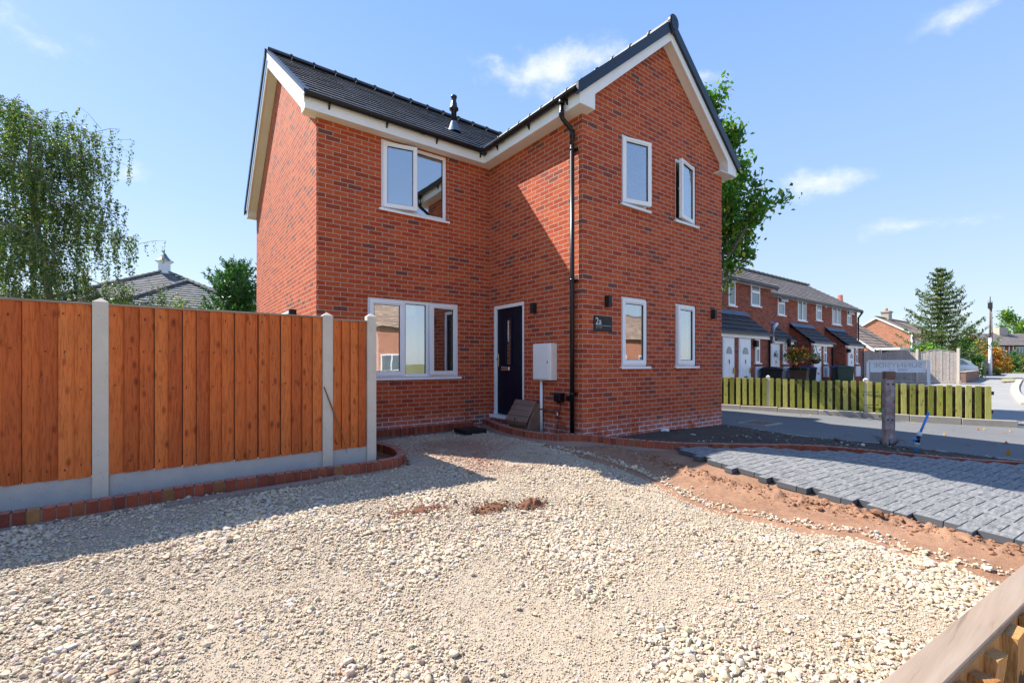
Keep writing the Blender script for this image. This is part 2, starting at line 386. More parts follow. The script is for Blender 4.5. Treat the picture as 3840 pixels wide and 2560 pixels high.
def wood_mat(name, cols, grain=(14, 14, 1.2), knots=True, rough=.7, axis='z', bumps=.35, isl=.55, dist=.6):
    t = NT(name); v = t.coord('Object', grain)
    g = t.noise(v, 6, 6, .62, dist); r = t.island()
    base = t.ramp(t.math('ADD', t.math('MULTIPLY', r, isl), t.math('MULTIPLY', g, 1-isl)), [(0.15, cols[0]), (.5, cols[1]), (.85, cols[2])])
    base = t.mix(t.maprange(g, .52, .38, 0, .55), base, t.mix(1.0, base, (.55, .45, .4), 'MULTIPLY'))
    if knots:
        ks = {'z': (11, 11, 4.5), 'x': (2.6, 9, 9)}[axis]
        kn = t.node('ShaderNodeTexVoronoi'); kn.inputs['Scale'].default_value = 1.0; kn.inputs['Randomness'].default_value = 1
        t.l.new(t.coord('Object', ks), kn.inputs['Vector'])
        k = t.maprange(kn.outputs['Distance'], .08, .24, .85, 0)
        base = t.mix(k, base, t.mix(1.0, base, (.40, .28, .22), 'MULTIPLY'))
    st = t.noise(t.coord('Object', (1, 1, 1)), 2.2, 5, .65)
    base = t.mix(t.maprange(st, .45, .75, 0, .5), base, t.mix(1.0, base, (1.35, 1.15, 1.0), 'MULTIPLY'))
    t.color(base); t.setp(Roughness=rough); t.b.inputs['Specular IOR Level'].default_value = .25
    t.bump(g, bumps, .004)
    return t.mat
tr_ = NT('grey_brown_rail'); v_ = tr_.coord('Object', (2.2, 42, 20), (0, 0, rad(5.5))); g_n = tr_.noise(v_, 1.0, 6, .6, .15); b_n = tr_.noise(tr_.coord('Object', (1.2, 6, 6)), 1.5, 4)
c_n = tr_.mix(tr_.maprange(g_n, .35, .65), (.275, .205, .15), (.33, .255, .195)); c_n = tr_.mix(tr_.maprange(b_n, .5, .75, 0, .45), c_n, (.37, .26, .19)); c_n = tr_.mix(tr_.maprange(g_n, .36, .28, 0, .6), c_n, (.15, .11, .085))
kn_ = tr_.node('ShaderNodeTexVoronoi'); kn_.inputs['Scale'].default_value = 1.0; tr_.l.new(tr_.coord('Object', (2.4, 7, 7)), kn_.inputs['Vector']); c_n = tr_.mix(tr_.maprange(kn_.outputs['Distance'], .05, .16, .55, 0), c_n, (.17, .11, .08))
tr_.color(c_n); tr_.setp(Roughness=.85); tr_.b.inputs['Specular IOR Level'].default_value = .2; tr_.bump(g_n, .4, .004); M['railtop'] = tr_.mat
M['fencewood'] = wood_mat('orange_brown_board', [(.42, .092, .024), (.57, .145, .034), (.70, .21, .055)], isl=.6)
M['greywood'] = wood_mat('weathered_board', [(.40, .35, .32), (.47, .42, .38), (.54, .49, .45)], isl=.4)
M['pinwood'] = wood_mat('purple_grey_board', [(.22, .17, .2), (.3, .24, .27), (.38, .3, .32)], isl=.4)
M['mosswood'] = wood_mat('mossy_picket', [(.20, .21, .035), (.36, .37, .07), (.54, .50, .15)], isl=.55)
M['darkwood'] = wood_mat('dark_inner_board', [(.05, .035, .02), (.09, .06, .035), (.13, .09, .05)])
M['railwood'] = wood_mat('weathered_rail', [(.27, .205, .155), (.31, .24, .185), (.35, .275, .215)], grain=(.5, 9, 9), rough=.85, axis='x', bumps=.12, knots=False, isl=.1, dist=.05)
M['rawwood'] = wood_mat('split_raw_timber', [(.28, .11, .03), (.42, .19, .06), (.58, .33, .13)], grain=(30, 30, 2), knots=False, bumps=.9, isl=.4)
M['polewood'] = wood_mat('pole_timber', [(.13, .10, .085), (.2, .16, .14), (.28, .23, .2)])
def concrete(name, c1, c2, pits=True):
    t = NT(name); v = t.coord('Object'); a = t.noise(v, 5, 6, .65); b = t.noise(v, 130, 3, .6)
    col = t.mix(t.maprange(a, .3, .7), c1, c2); col = t.mix(t.maprange(b, .3, .7, 0, .35), col, tuple(x*.75 for x in c1))
    vo = t.node('ShaderNodeTexVoronoi'); vo.inputs['Scale'].default_value = 28; t.l.new(v, vo.inputs['Vector'])
    pit = t.maprange(vo.outputs['Distance'], .06, .13, 1, 0)
    if pits: col = t.mix(t.math('MULTIPLY', pit, .6), col, (.12, .11, .10))
    t.color(col); t.setp(Roughness=.9); t.b.inputs['Specular IOR Level'].default_value = .2
    t.bump(t.math('SUBTRACT', t.math('MULTIPLY', b, .5), pit) if pits else b, .5, .003)
    return t.mat
M['concrete'] = concrete('fence_concrete', (.66, .59, .50), (.56, .50, .42))
M['concrete_blue'] = concrete('gravel_board_concrete', (.52, .49, .46), (.42, .41, .41))
M['kerb'] = concrete('kerb_concrete', (.42, .37, .31), (.32, .29, .24))
M['mortar'] = concrete('wet_mortar', (.33, .22, .17), (.24, .16, .13), False)
M['haunch'] = concrete('dark_haunch', (.18, .16, .15), (.12, .11, .11), False)
def edging_mat():
    t = NT('edging_brick'); v = t.coord('Object'); r = t.island(); n = t.noise(v, 30, 5, .65)
    col = t.ramp(r, [(0, (.17, .038, .022)), (.35, (.29, .060, .028)), (.7, (.36, .080, .036)), (.93, (.24, .07, .03)), (1, (.34, .16, .05))])
    col = t.mix(t.maprange(n, .4, .7, 0, .5), col, t.mix(1.0, col, (1.4, 1.5, 1.45), 'MULTIPLY'))
    col = t.mix(t.maprange(t.noise(v, 7, 4), .35, .6, .5, 0), col, t.mix(1.0, col, (.5, .5, .5), 'MULTIPLY'))
    # pale mortar dust lying on the upper faces
    sep = t.node('ShaderNodeSeparateXYZ'); t.l.new(t.node('ShaderNodeNewGeometry').outputs['Normal'], sep.inputs[0])
    du = t.math('MULTIPLY', t.maprange(sep.outputs[2], .6, .95), t.maprange(t.noise(v, 12, 4), .3, .6, .15, .55))
    col = t.mix(du, col, (.50, .30, .24))
    t.color(col); t.setp(Roughness=.85); t.bump(n, .6, .005); return t.mat
M['edging'] = edging_mat()
def ground_mat(name, c1, c2, c3, s1=3, s2=40, s3=220, bd=.01, bs=.7, rough=.95):
    t = NT(name); v = t.coord('Object'); a = t.noise(v, s1, 6, .6); b = t.noise(v, s2, 5, .65); c = t.noise(v, s3, 3, .6)
    col = t.mix(t.maprange(a, .35, .65), c1, c2); col = t.mix(t.maprange(b, .4, .7, 0, .6), col, c3)
    col = t.mix(t.maprange(c, .45, .75, 0, .4), col, tuple(x*.55 for x in c1))
    t.color(col); t.setp(Roughness=rough); t.b.inputs['Specular IOR Level'].default_value = .15
    t.bump(t.math('ADD', b, t.math('MULTIPLY', c, .6)), bs, bd); return t.mat
M['grit'] = ground_mat('limestone_grit', (.49, .40, .295), (.44, .35, .25), (.535, .445, .345), 2.2, 60, 260, .012, .9)
M['sand'] = ground_mat('red_sand', (.36, .20, .122), (.24, .125, .072), (.41, .25, .165), 2.5, 22, 150, .014, .8)
M['earth'] = ground_mat('brown_earth', (.20, .095, .055), (.14, .06, .035), (.27, .14, .09), 3, 40, 150, .012, .9)
M['soil'] = ground_mat('dark_soil', (.13, .105, .085), (.085, .07, .058), (.19, .16, .13), 4, 30, 120, .03, 1)
M['asphalt'] = ground_mat('aged_asphalt', (.19, .19, .185), (.155, .157, .16), (.24, .235, .225), .5, 25, 300, .003, .4)
M['asphalt_dark'] = ground_mat('alley_asphalt', (.17, .17, .168), (.14, .142, .148), (.21, .205, .2), .8, 30, 300, .003, .4)
M['pavement'] = ground_mat('worn_pavement', (.31, .30, .285), (.26, .255, .25), (.36, .35, .33), .7, 25, 300, .003, .4)
M['lawn'] = ground_mat('dry_lawn', (.16, .17, .06), (.24, .22, .10), (.10, .13, .04), .6, 12, 90, .03, .8)
M['drygrass'] = ground_mat('straw_verge', (.36, .31, .17), (.28, .27, .12), (.44, .38, .24), 1.5, 12, 90, .03, .8)
M['rust'] = simple('rusty_steel', (.46, .43, .45), (.24, .11, .07), 9, .75, .3, .5, 40)
M['bluepipe'] = simple('blue_pipe', (.02, .22, .62), (.03, .27, .70), 6, .35)
M['palefit'] = simple('pale_fitting', (.45, .55, .62), (.5, .6, .66), 6, .4)
M['signwhite'] = simple('sign_back', (.74, .78, .84), (.68, .73, .8), 4, .45)
M['signline'] = simple('sign_emboss', (.47, .51, .57), None, 4, .6)
M['binblack'] = simple('bin_black', (.014, .015, .018), (.02, .021, .024), 3, .4)
M['bingreen'] = simple('bin_green', (.018, .045, .035), (.03, .07, .05), 3, .4)
M['binbrown'] = simple('bin_brown', (.09, .05, .035), (.12, .07, .045), 3, .45)
M['bluelid'] = simple('bin_blue_lid', (.03, .045, .12), (.04, .055, .14), 3, .4)
M['binno'] = simple('bin_number_white', (.75, .78, .8), None, 3, .5)
M['binno_blue'] = simple('bin_number_blue', (.15, .45, .75), None, 3, .5)
M['terracotta'] = simple('terracotta', (.35, .12, .08), (.27, .09, .06), 5, .8)
M['carpaint'] = simple('pale_car_paint', (.62, .70, .74), (.6, .68, .72), 2, .22, .6)
M['redlamp'] = simple('red_lamp', (.5, .01, .03), None, 3, .25)
M['tyre'] = simple('tyre', (.02, .02, .02), None, 5, .8)
M['bark'] = simple('bark', (.17, .14, .11), (.26, .23, .2), 12, .9, .2, .8, 40)
M['birchbark'] = simple('birch_bark', (.22, .16, .12), (.36, .32, .28), 9, .85, .2, .6, 30)
M['white_text'] = simple('white_lettering', (.8, .8, .82), None, 3, .5)
M['grey_text'] = simple('grey_lettering', (.28, .27, .30), None, 3, .5)
M['slatblue'] = wood_mat('blue_grey_slat', [(.20, .25, .32), (.30, .36, .42), (.42, .46, .5)])
M['coping'] = concrete('coping', (.5, .44, .37), (.4, .35, .3), False)
def leaf_mat(name, stops, trans=.35, rough=.45):
    t = NT(name); r = t.island(); col = t.ramp(r, stops)
    n = t.noise(t.coord('Object'), 1.1, 3); col = t.mix(t.maprange(n, .35, .65, 0, .35), col, t.mix(1.0, col, (1.3, 1.25, .8), 'MULTIPLY'))
    t.color(col); t.setp(Roughness=rough); t.b.inputs['Specular IOR Level'].default_value = .35
    tr = t.node('ShaderNodeBsdfTranslucent'); t.l.new(t.mix(1.0, col, (1.3, 1.5, .6), 'MULTIPLY'), tr.inputs['Color'])
    mx = t.node('ShaderNodeMixShader'); mx.inputs[0].default_value = trans; out = t.n['Material Output']
    t.l.new(t.b.outputs[0], mx.inputs[1]); t.l.new(tr.outputs[0], mx.inputs[2]); t.l.new(mx.outputs[0], out.inputs[0]); return t.mat
M['leaf'] = leaf_mat('broad_leaf', [(0, (.045, .125, .02)), (.5, (.08, .21, .035)), (.88, (.18, .32, .05)), (1, (.45, .43, .07))])
M['birchleaf'] = leaf_mat('birch_leaf', [(0, (.045, .095, .045)), (.55, (.08, .15, .055)), (.88, (.19, .25, .055)), (1, (.40, .32, .06))])
M['needle'] = leaf_mat('conifer_needle', [(0, (.035, .08, .03)), (.6, (.08, .14, .04)), (1, (.22, .25, .06))], .15)
M['brightneedle'] = leaf_mat('bright_conifer', [(0, (.02, .075, .02)), (.6, (.05, .16, .03)), (1, (.10, .28, .05))], .2)
M['hedge'] = leaf_mat('hedge_leaf', [(0, (.06, .10, .03)), (.5, (.12, .18, .04)), (1, (.30, .24, .08))])
M['autumn'] = leaf_mat('autumn_leaf', [(0, (.30, .08, .02)), (.5, (.48, .20, .03)), (.8, (.5, .3, .05)), (1, (.25, .25, .05))])
M['flower'] = leaf_mat('flowers', [(0, (.04, .12, .03)), (.5, (.06, .16, .03)), (.6, (.6, .03, .02)), (.8, (.75, .15, .05)), (.9, (.8, .6, .05))], .2)
tt = NT('stone_mix'); va = tt.node('ShaderNodeVertexColor', layer_name='Col'); nn = tt.noise(tt.coord('Object'), 120, 4)
tt.color(tt.mix(tt.maprange(nn, .35, .7, 0, .35), va.outputs[0], tt.mix(1.0, va.outputs[0], (.72, .66, .58), 'MULTIPLY'))); tt.setp(Roughness=.85); tt.b.inputs['Specular IOR Level'].default_value = .2
tt.bump(tt.noise(tt.coord('Object'), 200, 3), .4, .003); M['stone'] = tt.mat
def paver_mat():
    t = NT('charcoal_block'); v = t.coord('Object'); r = t.island(); n = t.noise(v, 9, 6, .7); f = t.noise(v, 160, 3)
    col = t.ramp(r, [(0, (.055, .062, .074)), (.5, (.075, .082, .094)), (1, (.105, .11, .12))])
    sep = t.node('ShaderNodeSeparateXYZ'); t.l.new(t.node('ShaderNodeNewGeometry').outputs['Normal'], sep.inputs[0])
    sw = t.noise(t.coord('Object', (3, 14, 3), (0, 0, rad(-6))), 3, 6, .7)
    du = t.math('MULTIPLY', t.maprange(sep.outputs[2], .6, .95), t.maprange(sw, .38, .66, .12, .60))
    col = t.mix(du, col, (.46, .44, .40)); col = t.mix(t.maprange(f, .45, .7, 0, .35), col, (.08, .085, .09))
    t.color(col); t.setp(Roughness=.8); t.bump(f, .4, .002); return t.mat
M['paver'] = paver_mat()
# ================================================================== THE NEW HOUSE
XA, XB, XD = 1.78, 4.948, 8.90
YC, YA, YE = 4.867, 7.365, 13.40
def E(z): return z+EYE
ZS = E(3.75)                        # soffit level
house = thing('detached_house', (6.0, 8.0, E(-1.25)), 'new red brick house with white bargeboards, charcoal roof and a navy front door', 'house')
def wall(name, kind, c, a0, a1, z0, z1, holes, th=.28, flip=1):
    """kind 'y': a wall in the plane Y=c running along X; 'x': in the plane X=c running along Y; inside lies on the +flip side"""
    mb = MB()
    def P(a, d, z): return (a, c+d*flip, z) if kind == 'y' else (c+d*flip, a, z)
    xs = sorted({a0, a1, *[h[0] for h in holes], *[h[1] for h in holes]}); zs = sorted({z0, z1, *[h[2] for h in holes], *[h[3] for h in holes]})
    for i in range(len(xs)-1):
        for j in range(len(zs)-1):
            xm = (xs[i]+xs[i+1])/2; zm = (zs[j]+zs[j+1])/2
            if any(h[0] < xm < h[1] and h[2] < zm < h[3] for h in holes): continue
            for d, mi in ((0, 0), (th, 1)):
                mb.face([P(xs[i], d, zs[j]), P(xs[i+1], d, zs[j]), P(xs[i+1], d, zs[j+1]), P(xs[i], d, zs[j+1])], mi)
    for h in holes:
        for d0, d1, mi in ((0, .1, 0), (.1, th, 1)):
            mb.face([P(h[0], d0, h[2]), P(h[0], d1, h[2]), P(h[0], d1, h[3]), P(h[0], d0, h[3])], mi)
            mb.face([P(h[1], d0, h[2]), P(h[1], d1, h[2]), P(h[1], d1, h[3]), P(h[1], d0, h[3])], mi)
            mb.face([P(h[0], d0, h[2]), P(h[1], d0, h[2]), P(h[1], d1, h[2]), P(h[0], d1, h[2])], mi)
            mb.face([P(h[0], d0, h[3]), P(h[1], d0, h[3]), P(h[1], d1, h[3]), P(h[0], d1, h[3])], mi)
    return mb
H_ABU = (2.795, 4.014, E(2.57), E(3.735)); H_ABL = (2.569, 4.261, E(-.235), E(1.088))
H_W1U = (5.847, 6.515, E(2.59), E(3.73)); H_W2U = (7.316, 7.985, E(2.59), E(3.73))
H_W1L = (5.837, 6.510, E(-.045), E(1.092)); H_W2L = (7.318, 7.988, E(-.045), E(1.092))
H_DOOR = (6.28, 7.22, E(-.985), E(1.092))
Z0 = E(-1.6)
m = wall('w', 'y', YA, XA, XB, Z0, ZS+.15, [H_ABU, H_ABL]); m.build('wall', [M['brick'], M['plaster']], house, merge=False)
m = wall('w', 'y', YC, XB, XD, Z0, ZS+.15, [H_W1U, H_W2U, H_W1L, H_W2L])
# gable peak of the front wing
pk = E(5.62)+.02; XR = 6.924
m.face([(XB, YC, ZS+.15), (XD, YC, ZS+.15), (XD, YC, ZS+.25), (XR, YC, ZS+.25+(XR-XB)*.83), (XB, YC, ZS+.25)], 0)
m.build('wall', [M['brick'], M['plaster']], house, merge=False)
m = wall('w', 'x', XB, YC, YA, Z0, ZS+.15, [H_DOOR]); m.build('wall', [M['brick'], M['plaster']], house, merge=False)
YR = 10.40
HSW = (9.05, 9.95, E(-.2), E(1.02))
m = wall('w', 'x', XA, YA, YE, Z0, ZS+.15, [HSW]); m.face([(XA, YA, ZS+.15), (XA, YE, ZS+.15), (XA, YR, ZS+.15+(YR-YA)*.723)], 0)
m.build('wall', [M['brick'], M['plaster']], house, merge=False)
m = wall('w', 'x', XD, YC, YE, Z0, ZS+.15, [], flip=-1); m.face([(XD, YA, ZS+.15), (XD, YE, ZS+.15), (XD, YR, ZS+.15+(YR-YA)*.723)], 0)
m.build('wall', [M['brick'], M['plaster']], house, merge=False)
wall('w', 'y', YE, XA, XD, Z0, ZS+.15, [(2.2, 4.9, E(-.95), E(1.1)), (6.2, 7.4, E(2.6), E(3.6))], flip=-1).build('wall', [M['brick'], M['plaster']], house, merge=False)  # unseen rear openings; the wide one enlarged so sun brightens the rooms
# inside: floors, a partition and an oak door seen through the ground-floor window
m = MB(); i = .29
for za, zb in ((E(-1.1), E(-.95)), (E(1.45), E(1.7)), (E(3.78), E(3.85))):
    m.box(XA+i, XD-i, YA+i, YE-i, za, zb); m.box(XB+i, XD-i, YC+i, YA+i-.002, za, zb)
m.box(4.75, 5.0, 10.2, 10.3, E(-.95), E(1.45)); m.box(5.85, XD-i, 10.2, 10.3, E(-.95), E(1.45)); m.box(5.0, 5.85, 10.2, 10.3, E(1.1), E(1.45))
m.box(XA+i, XD-i, 10.6, 10.7, E(1.7), E(3.78)); m.box(7.0, 7.1, YC+i, 10.2, E(1.7), E(3.78)); m.box(7.0, 7.1, YC+i, 10.2, E(-.95), E(1.45))
m.build('interior_wall', M['plaster'], house)
m = MB(); m.box(5.03, 5.82, 10.22, 10.27, E(-.95), E(1.08)); m.build('interior_door', M['innerwood'], house)
# ---------------------------------------------------------------- windows
def Fy(y): return Matrix.Translation((0, y, 0))                      # local x = world X, local y = depth
def Fx(x): return Matrix(((0, 1, 0, x), (-1, 0, 0, 0), (0, 0, 1, 0), (0, 0, 0, 1)))   # wall facing -X: local x = -world Y
def window(parent, frame, x0, x1, z0, z1, lights, name='window', label=None, sill=True, rec=.025, vents=True):
    fw = .058; d0, d1 = rec, rec+.07
    m = MB(); m.m = frame
    m.box(x0, x1, d0, d1, z1-fw, z1); m.box(x0, x1, d0, d1, z0, z0+fw)
    m.box(x0, x0+fw, d0, d1, z0+fw, z1-fw); m.box(x1-fw, x1, d0, d1, z0+fw, z1-fw)
    for a, b, *_ in lights[:-1]: m.box(b-.032, b+.032, d0, d1, z0+fw, z1-fw)
    w = m.build(name, M['upvc'], parent, bevel=.006, label=label)
    g = MB(); g.m = frame; gs = MB(); gs.m = frame
    for k, (a, b, kind, ang) in enumerate(lights):
        la = a+(fw-.01 if k == 0 else .022); lb = b-(fw-.01 if k == len(lights)-1 else .022)
        za, zb = z0+fw-.012, z1-fw+.012
        if kind == 'fixed':
            g.box(la, lb, d0+.030, d0+.038, za, zb)
            gs.box(la+.012, la+.022, d0+.022, d0+.045, za, zb); gs.box(lb-.022, lb-.012, d0+.022, d0+.045, za, zb); gs.box(la+.022, lb-.022, d0+.022, d0+.045, zb-.022, zb-.012)
            continue
        if kind == 'L': R = Matrix.Translation((la, d0-.012, 0)) @ Matrix.Rotation(-ang, 4, 'Z') @ Matrix.Translation((-la, -(d0-.012), 0))
        elif kind == 'R': R = Matrix.Translation((lb, d0-.012, 0)) @ Matrix.Rotation(ang, 4, 'Z') @ Matrix.Translation((-lb, -(d0-.012), 0))
        elif kind == 'T': R = Matrix.Translation((0, d0-.012, zb)) @ Matrix.Rotation(-ang, 4, 'X') @ Matrix.Translation((0, -(d0-.012), -zb))
        s = MB(); s.m = frame @ R; sw = .06; y0, y1 = d0-.022, d0+.035
        s.box(la-.012, lb+.012, y0, y1, zb-sw, zb+.008); s.box(la-.012, lb+.012, y0, y1, za-.008, za+sw)
        s.box(la-.012, la+sw, y0, y1, za+sw, zb-sw); s.box(lb-sw, lb+.012, y0, y1, za+sw, zb-sw)
        so = s.build('sash', M['upvc'], w, bevel=.006)
        s = MB(); s.m = frame @ R; s.box(la+sw-.01, lb-sw+.01, y0+.024, y0+.032, za+sw-.01, zb-sw+.01); s.build('glass', M['glass'], w)
        s = MB(); s.m = frame @ R
        for q in ((la+sw, la+sw+.008, za+sw, zb-sw), (lb-sw-.008, lb-sw, za+sw, zb-sw)): s.box(q[0], q[1], y0+.012, y0+.022, q[2], q[3])
        s.box(la+sw+.008, lb-sw-.008, y0+.012, y0+.022, zb-sw-.008, zb-sw); s.box(la+sw+.008, lb-sw-.008, y0+.012, y0+.022, za+sw, za+sw+.008)
        s.build('gasket', M['gasket'], w)
        s = MB(); s.m = frame @ R
        if vents:
            s.box(la+.05, lb-.05, y0-.012, y0+.001, zb-.040, zb-.018); s.build('trickle_vent', M['upvc'], w, bevel=.003)
        s = MB(); s.m = frame @ R; hx = lb-sw/2 if kind == 'L' else la+sw/2
        s.box(hx-.012, hx+.012, y1, y1+.012, (za+zb)/2-.02, (za+zb)/2+.05); s.box(hx-.010 if kind != 'L' else hx-.11, hx+.11 if kind != 'L' else hx+.010, y1+.012, y1+.03, (za+zb)/2, (za+zb)/2+.02)
        s.build('handle', M['upvc'], w, bevel=.003)
    if g.f: g.build('glass', M['glass'], w)
    if gs.f: gs.build('gasket', M['gasket'], w)
    if sill:
        m = MB(); m.m = frame; m.box(x0-.045, x1+.045, -.050, d0+.03, z0-.028, z0-.001); m.box(x0-.045, x1+.045, -.050, -.038, z0-.042, z0-.028)
        m.build('sill', M['upvc'], w, bevel=.005)
    return w
F = Fy(YA)
mid = (H_ABU[0]+H_ABU[1])/2
window(house, F, *H_ABU[:4], [(H_ABU[0], mid+.01, 'L', rad(12)), (mid+.01, H_ABU[1], 'fixed', 0)], label='upper window whose left casement stands ajar')
window(house, F, *H_ABL[:4], [(H_ABL[0], 3.203, 'L', rad(1.2)), (3.203, 3.652, 'fixed', 0), (3.652, H_ABL[1], 'R', rad(7))], label='wide three-light ground floor window with its right casement ajar')
F = Fy(YC)
window(house, F, *H_W1U[:4], [(H_W1U[0], H_W1U[1], 'L', rad(12))], label='upper left window of the gable, sash swung out')
window(house, F, *H_W2U[:4], [(H_W2U[0], H_W2U[1], 'R', rad(11))], label='upper right window of the gable, standing open on its left')
window(house, F, *H_W1L[:4], [(H_W1L[0], H_W1L[1], 'L', rad(0.8))], label='lower left window of the gable, closed')
window(house, F, *H_W2L[:4], [(H_W2L[0], H_W2L[1], 'R', rad(4))], label='lower right window of the gable, slightly ajar')
window(house, Fx(XA), -HSW[1], -HSW[0], HSW[2], HSW[3], [(-HSW[1], -HSW[0], 'R', rad(3))], label='side window on the sunlit gable wall behind the fence', sill=True)
# ---------------------------------------------------------------- door
F = Fx(XB); y0, y1, z0, z1 = H_DOOR; x0, x1 = -y1, -y0
m = MB(); m.m = F
m.box(x0, x1, .01, .09, z1-.065, z1); m.box(x0, x0+.065, .01, .09, z0+.03, z1-.065); m.box(x1-.065, x1, .01, .09, z0+.03, z1-.065)
dr = MB(); dr.m = F; dx0, dx1, dz0, dz1 = x0+.068, x1-.068, z0+.045, z1-.068
gx0, gx1 = x0+.34, x0+.50; gz0, gz1 = z0+.97, z1-.28
for a, b, c, d in ((dx0, gx0, dz0, dz1), (gx1, dx1, dz0, dz1), (gx0, gx1, dz0, gz0), (gx0, gx1, gz1, dz1)): dr.box(a, b, .045, .085, c, d)
for a, b, c, d in ((gx0-.035, gx0, gz0-.035, gz1+.035), (gx1, gx1+.035, gz0-.035, gz1+.035), (gx0, gx1, gz0-.035, gz0), (gx0, gx1, gz1, gz1+.035)): dr.box(a, b, .03, .045, c, d)
door = dr.build('door', M['door'], house, bevel=.004)
m.build('door_frame', M['upvc'], door, bevel=.006)
m = MB(); m.m = F; m.box(gx0, gx1, .055, .062, gz0, gz1); m.build('glass', M['glass'], door)
m = MB(); m.m = F
for xx, za, zb in ((gx0+.04, gz0+.42, gz1-.02), (gx0+.055, gz0+.42, gz1-.02), (gx1-.035, gz0+.02, gz1-.35), (gx1-.045, gz0+.02, gz1-.35)): m.box(xx, xx+.005, .048, .054, za, zb)
for zc in (gz1-.33, gz1-.42, gz0+.38, gz0+.30):
    xc = gx0+.05 if zc > gz0+.5 else gx1-.04
    m.tube([(xc+.022*math.cos(a*math.pi/4), .050, zc+.028*math.sin(a*math.pi/4)) for a in range(9)], .0028, 5, caps=False)
m.build('leaded_pattern', M['chrome'], door)
m = MB(); m.m = F; m.box(x0+.20, x0+.46, .032, .045, z0+.86, z0+.93); m.box(x0+.215, x0+.445, .026, .032, z0+.868, z0+.922); m.build('letterbox', M['chrome'], door, bevel=.003)
m = MB(); m.m = F; m.box(dx0+.015, dx0+.05, .03, .045, z0+.93, z0+1.17); m.tube([(dx0+.032, .03, z0+1.07), (dx0+.032, -.005, z0+1.07), (dx0+.14, -.01, z0+1.065)], .009, 8); m.build('handle', M['chrome'], door, bevel=.002)
m = MB(); m.m = F; m.box(x0-.03, x1+.03, -.085, .09, z0-.03, z0+.028); m.build('threshold', M['upvc'], door, bevel=.006)
# ---------------------------------------------------------------- roofs
RZ = E(3.98)
def roof(name, P, mat, parent, length, L0, L1, course=.29, lip=.022, thick=.03):
    """P(a, s): point at along=a, upslope=s. L0(s), L1(s) bound the course"""
    m = MB(); n = int(math.ceil(length/course)); c = length/n
    nv = (P(1, 0)-P(0, 0)).cross(P(0, 1)-P(0, 0)).normalized()
    if nv.z < 0: nv = -nv
    for k in range(n):
        s0, s1 = k*c-.02, (k+1)*c
        a0, b0, a1, b1 = L0(max(0, s0)), L1(max(0, s0)), L0(s1), L1(s1)
        if b0-a0 < .02: continue
        if b1 < a1: a1 = b1 = (a1+b1)/2
        steps = max(1, int((b0-a0)/.34))
        for q in range(steps):
            f0, f1 = q/steps, (q+1)/steps
            A = P(a0+(b0-a0)*f0, s0)+nv*lip; B = P(a0+(b0-a0)*f1, s0)+nv*lip; Cc = P(a1+(b1-a1)*f1, s1)+nv*.002; D = P(a1+(b1-a1)*f0, s1)+nv*.002
            j = nv*random.uniform(-.002, .003); u0 = a0+(b0-a0)*f0; u1 = a0+(b0-a0)*f1
            m.face([A+j, B+j, Cc, D], 0, [(u0, k+.06), (u1, k+.06), (u1, k+.94), (u0, k+.94)])
            m.face([A+j-nv*lip, B+j-nv*lip, B+j, A+j], 0, [(u0, k+.05), (u1, k+.05), (u1, k+.07), (u0, k+.07)])
    A, B = P(L0(0), 0)-nv*thick, P(L1(0), 0)-nv*thick; Cc, D = P(L1(length), length)-nv*thick, P(L0(length), length)-nv*thick
    m.face([A, B, Cc, D], 0)
    return m.build(name, mat, parent, merge=False)
SY = .723; cy = math.sqrt(1+SY*SY); SX = .83; cx = math.sqrt(1+SX*SX)
Y0r, YT = 7.16, 10.40; X0r, XT = 4.67, 6.924
Lm = (YT-Y0r)*cy; Lw = (XT-X0r)*cx
XV0, XV1 = 1.585, 9.09
def vx(s):   # the valley's x at upslope s on the main front plane, left side
    y = Y0r+s/cy; z = (y-Y0r)*SY; return X0r+z/SX
wr = (XT-X0r)*SX/SY  # y-distance at which wing ridge meets main roof
Pm = lambda a, s: Vector((a, Y0r+s/cy, RZ+s/cy*SY))
def Lfull0(s): return XV0
roof_m = roof('roof', Pm, M['roof'], house, Lm, lambda s: XV0, lambda s: vx(s) if s/cy < wr else XV1)
Pb = lambda a, s: Vector((a, 2*YT-Y0r-s/cy, RZ+s/cy*SY))
roof('roof', Pb, M['roof'], house, Lm, lambda s: XV0, lambda s: XV1)
Pw = lambda a, s: Vector((X0r+s/cx, a, RZ+s/cx*SX))
roof('roof', Pw, M['roof'], house, Lw, lambda s: YC-.2, lambda s: Y0r+s/cx*SX/SY)
Pv = lambda a, s: Vector((2*XT-X0r-s/cx, a, RZ+s/cx*SX))
roof('roof', Pv, M['roof'], house, Lw, lambda s: YC-.2, lambda s: Y0r+s/cx*SX/SY)
# ridge tiles
m = MB()
def ridge_run(m, a, b, r=.105, step=.42, col=1):
    a, b = Vector(a), Vector(b); d = (b-a); n = max(1, int(d.length/step)); d /= n; u = d.cross(Vector((0, 0, 1))).normalized()
    for k in range(n):
        p0 = a+d*k; p1 = a+d*(k+1)*1.0
        for (q0, q1, rr) in ((p0, p0+d*.93, r), (p0+d*.93, p1, r+.018)):
            arc = [(math.cos(t)*rr*1.15, math.sin(t)*rr-.03) for t in [math.pi*j/6 for j in range(7)]]
            for j in range(6):
                pts = []
                for q, (cx_, cz_) in ((q0, arc[j]), (q0, arc[j+1]), (q1, arc[j+1]), (q1, arc[j])): pts.append(q+u*cx_+Vector((0, 0, cz_)))
                m.face(pts, 0)
        arc = [(math.cos(t)*(r+.018)*1.15, math.sin(t)*(r+.018)-.03) for t in [math.pi*j/6 for j in range(7)]]
        m.face([p1+u*c_+Vector((0, 0, z_)) for c_, z_ in arc], 0)
RT = RZ+(YT-Y0r)*SY+.01
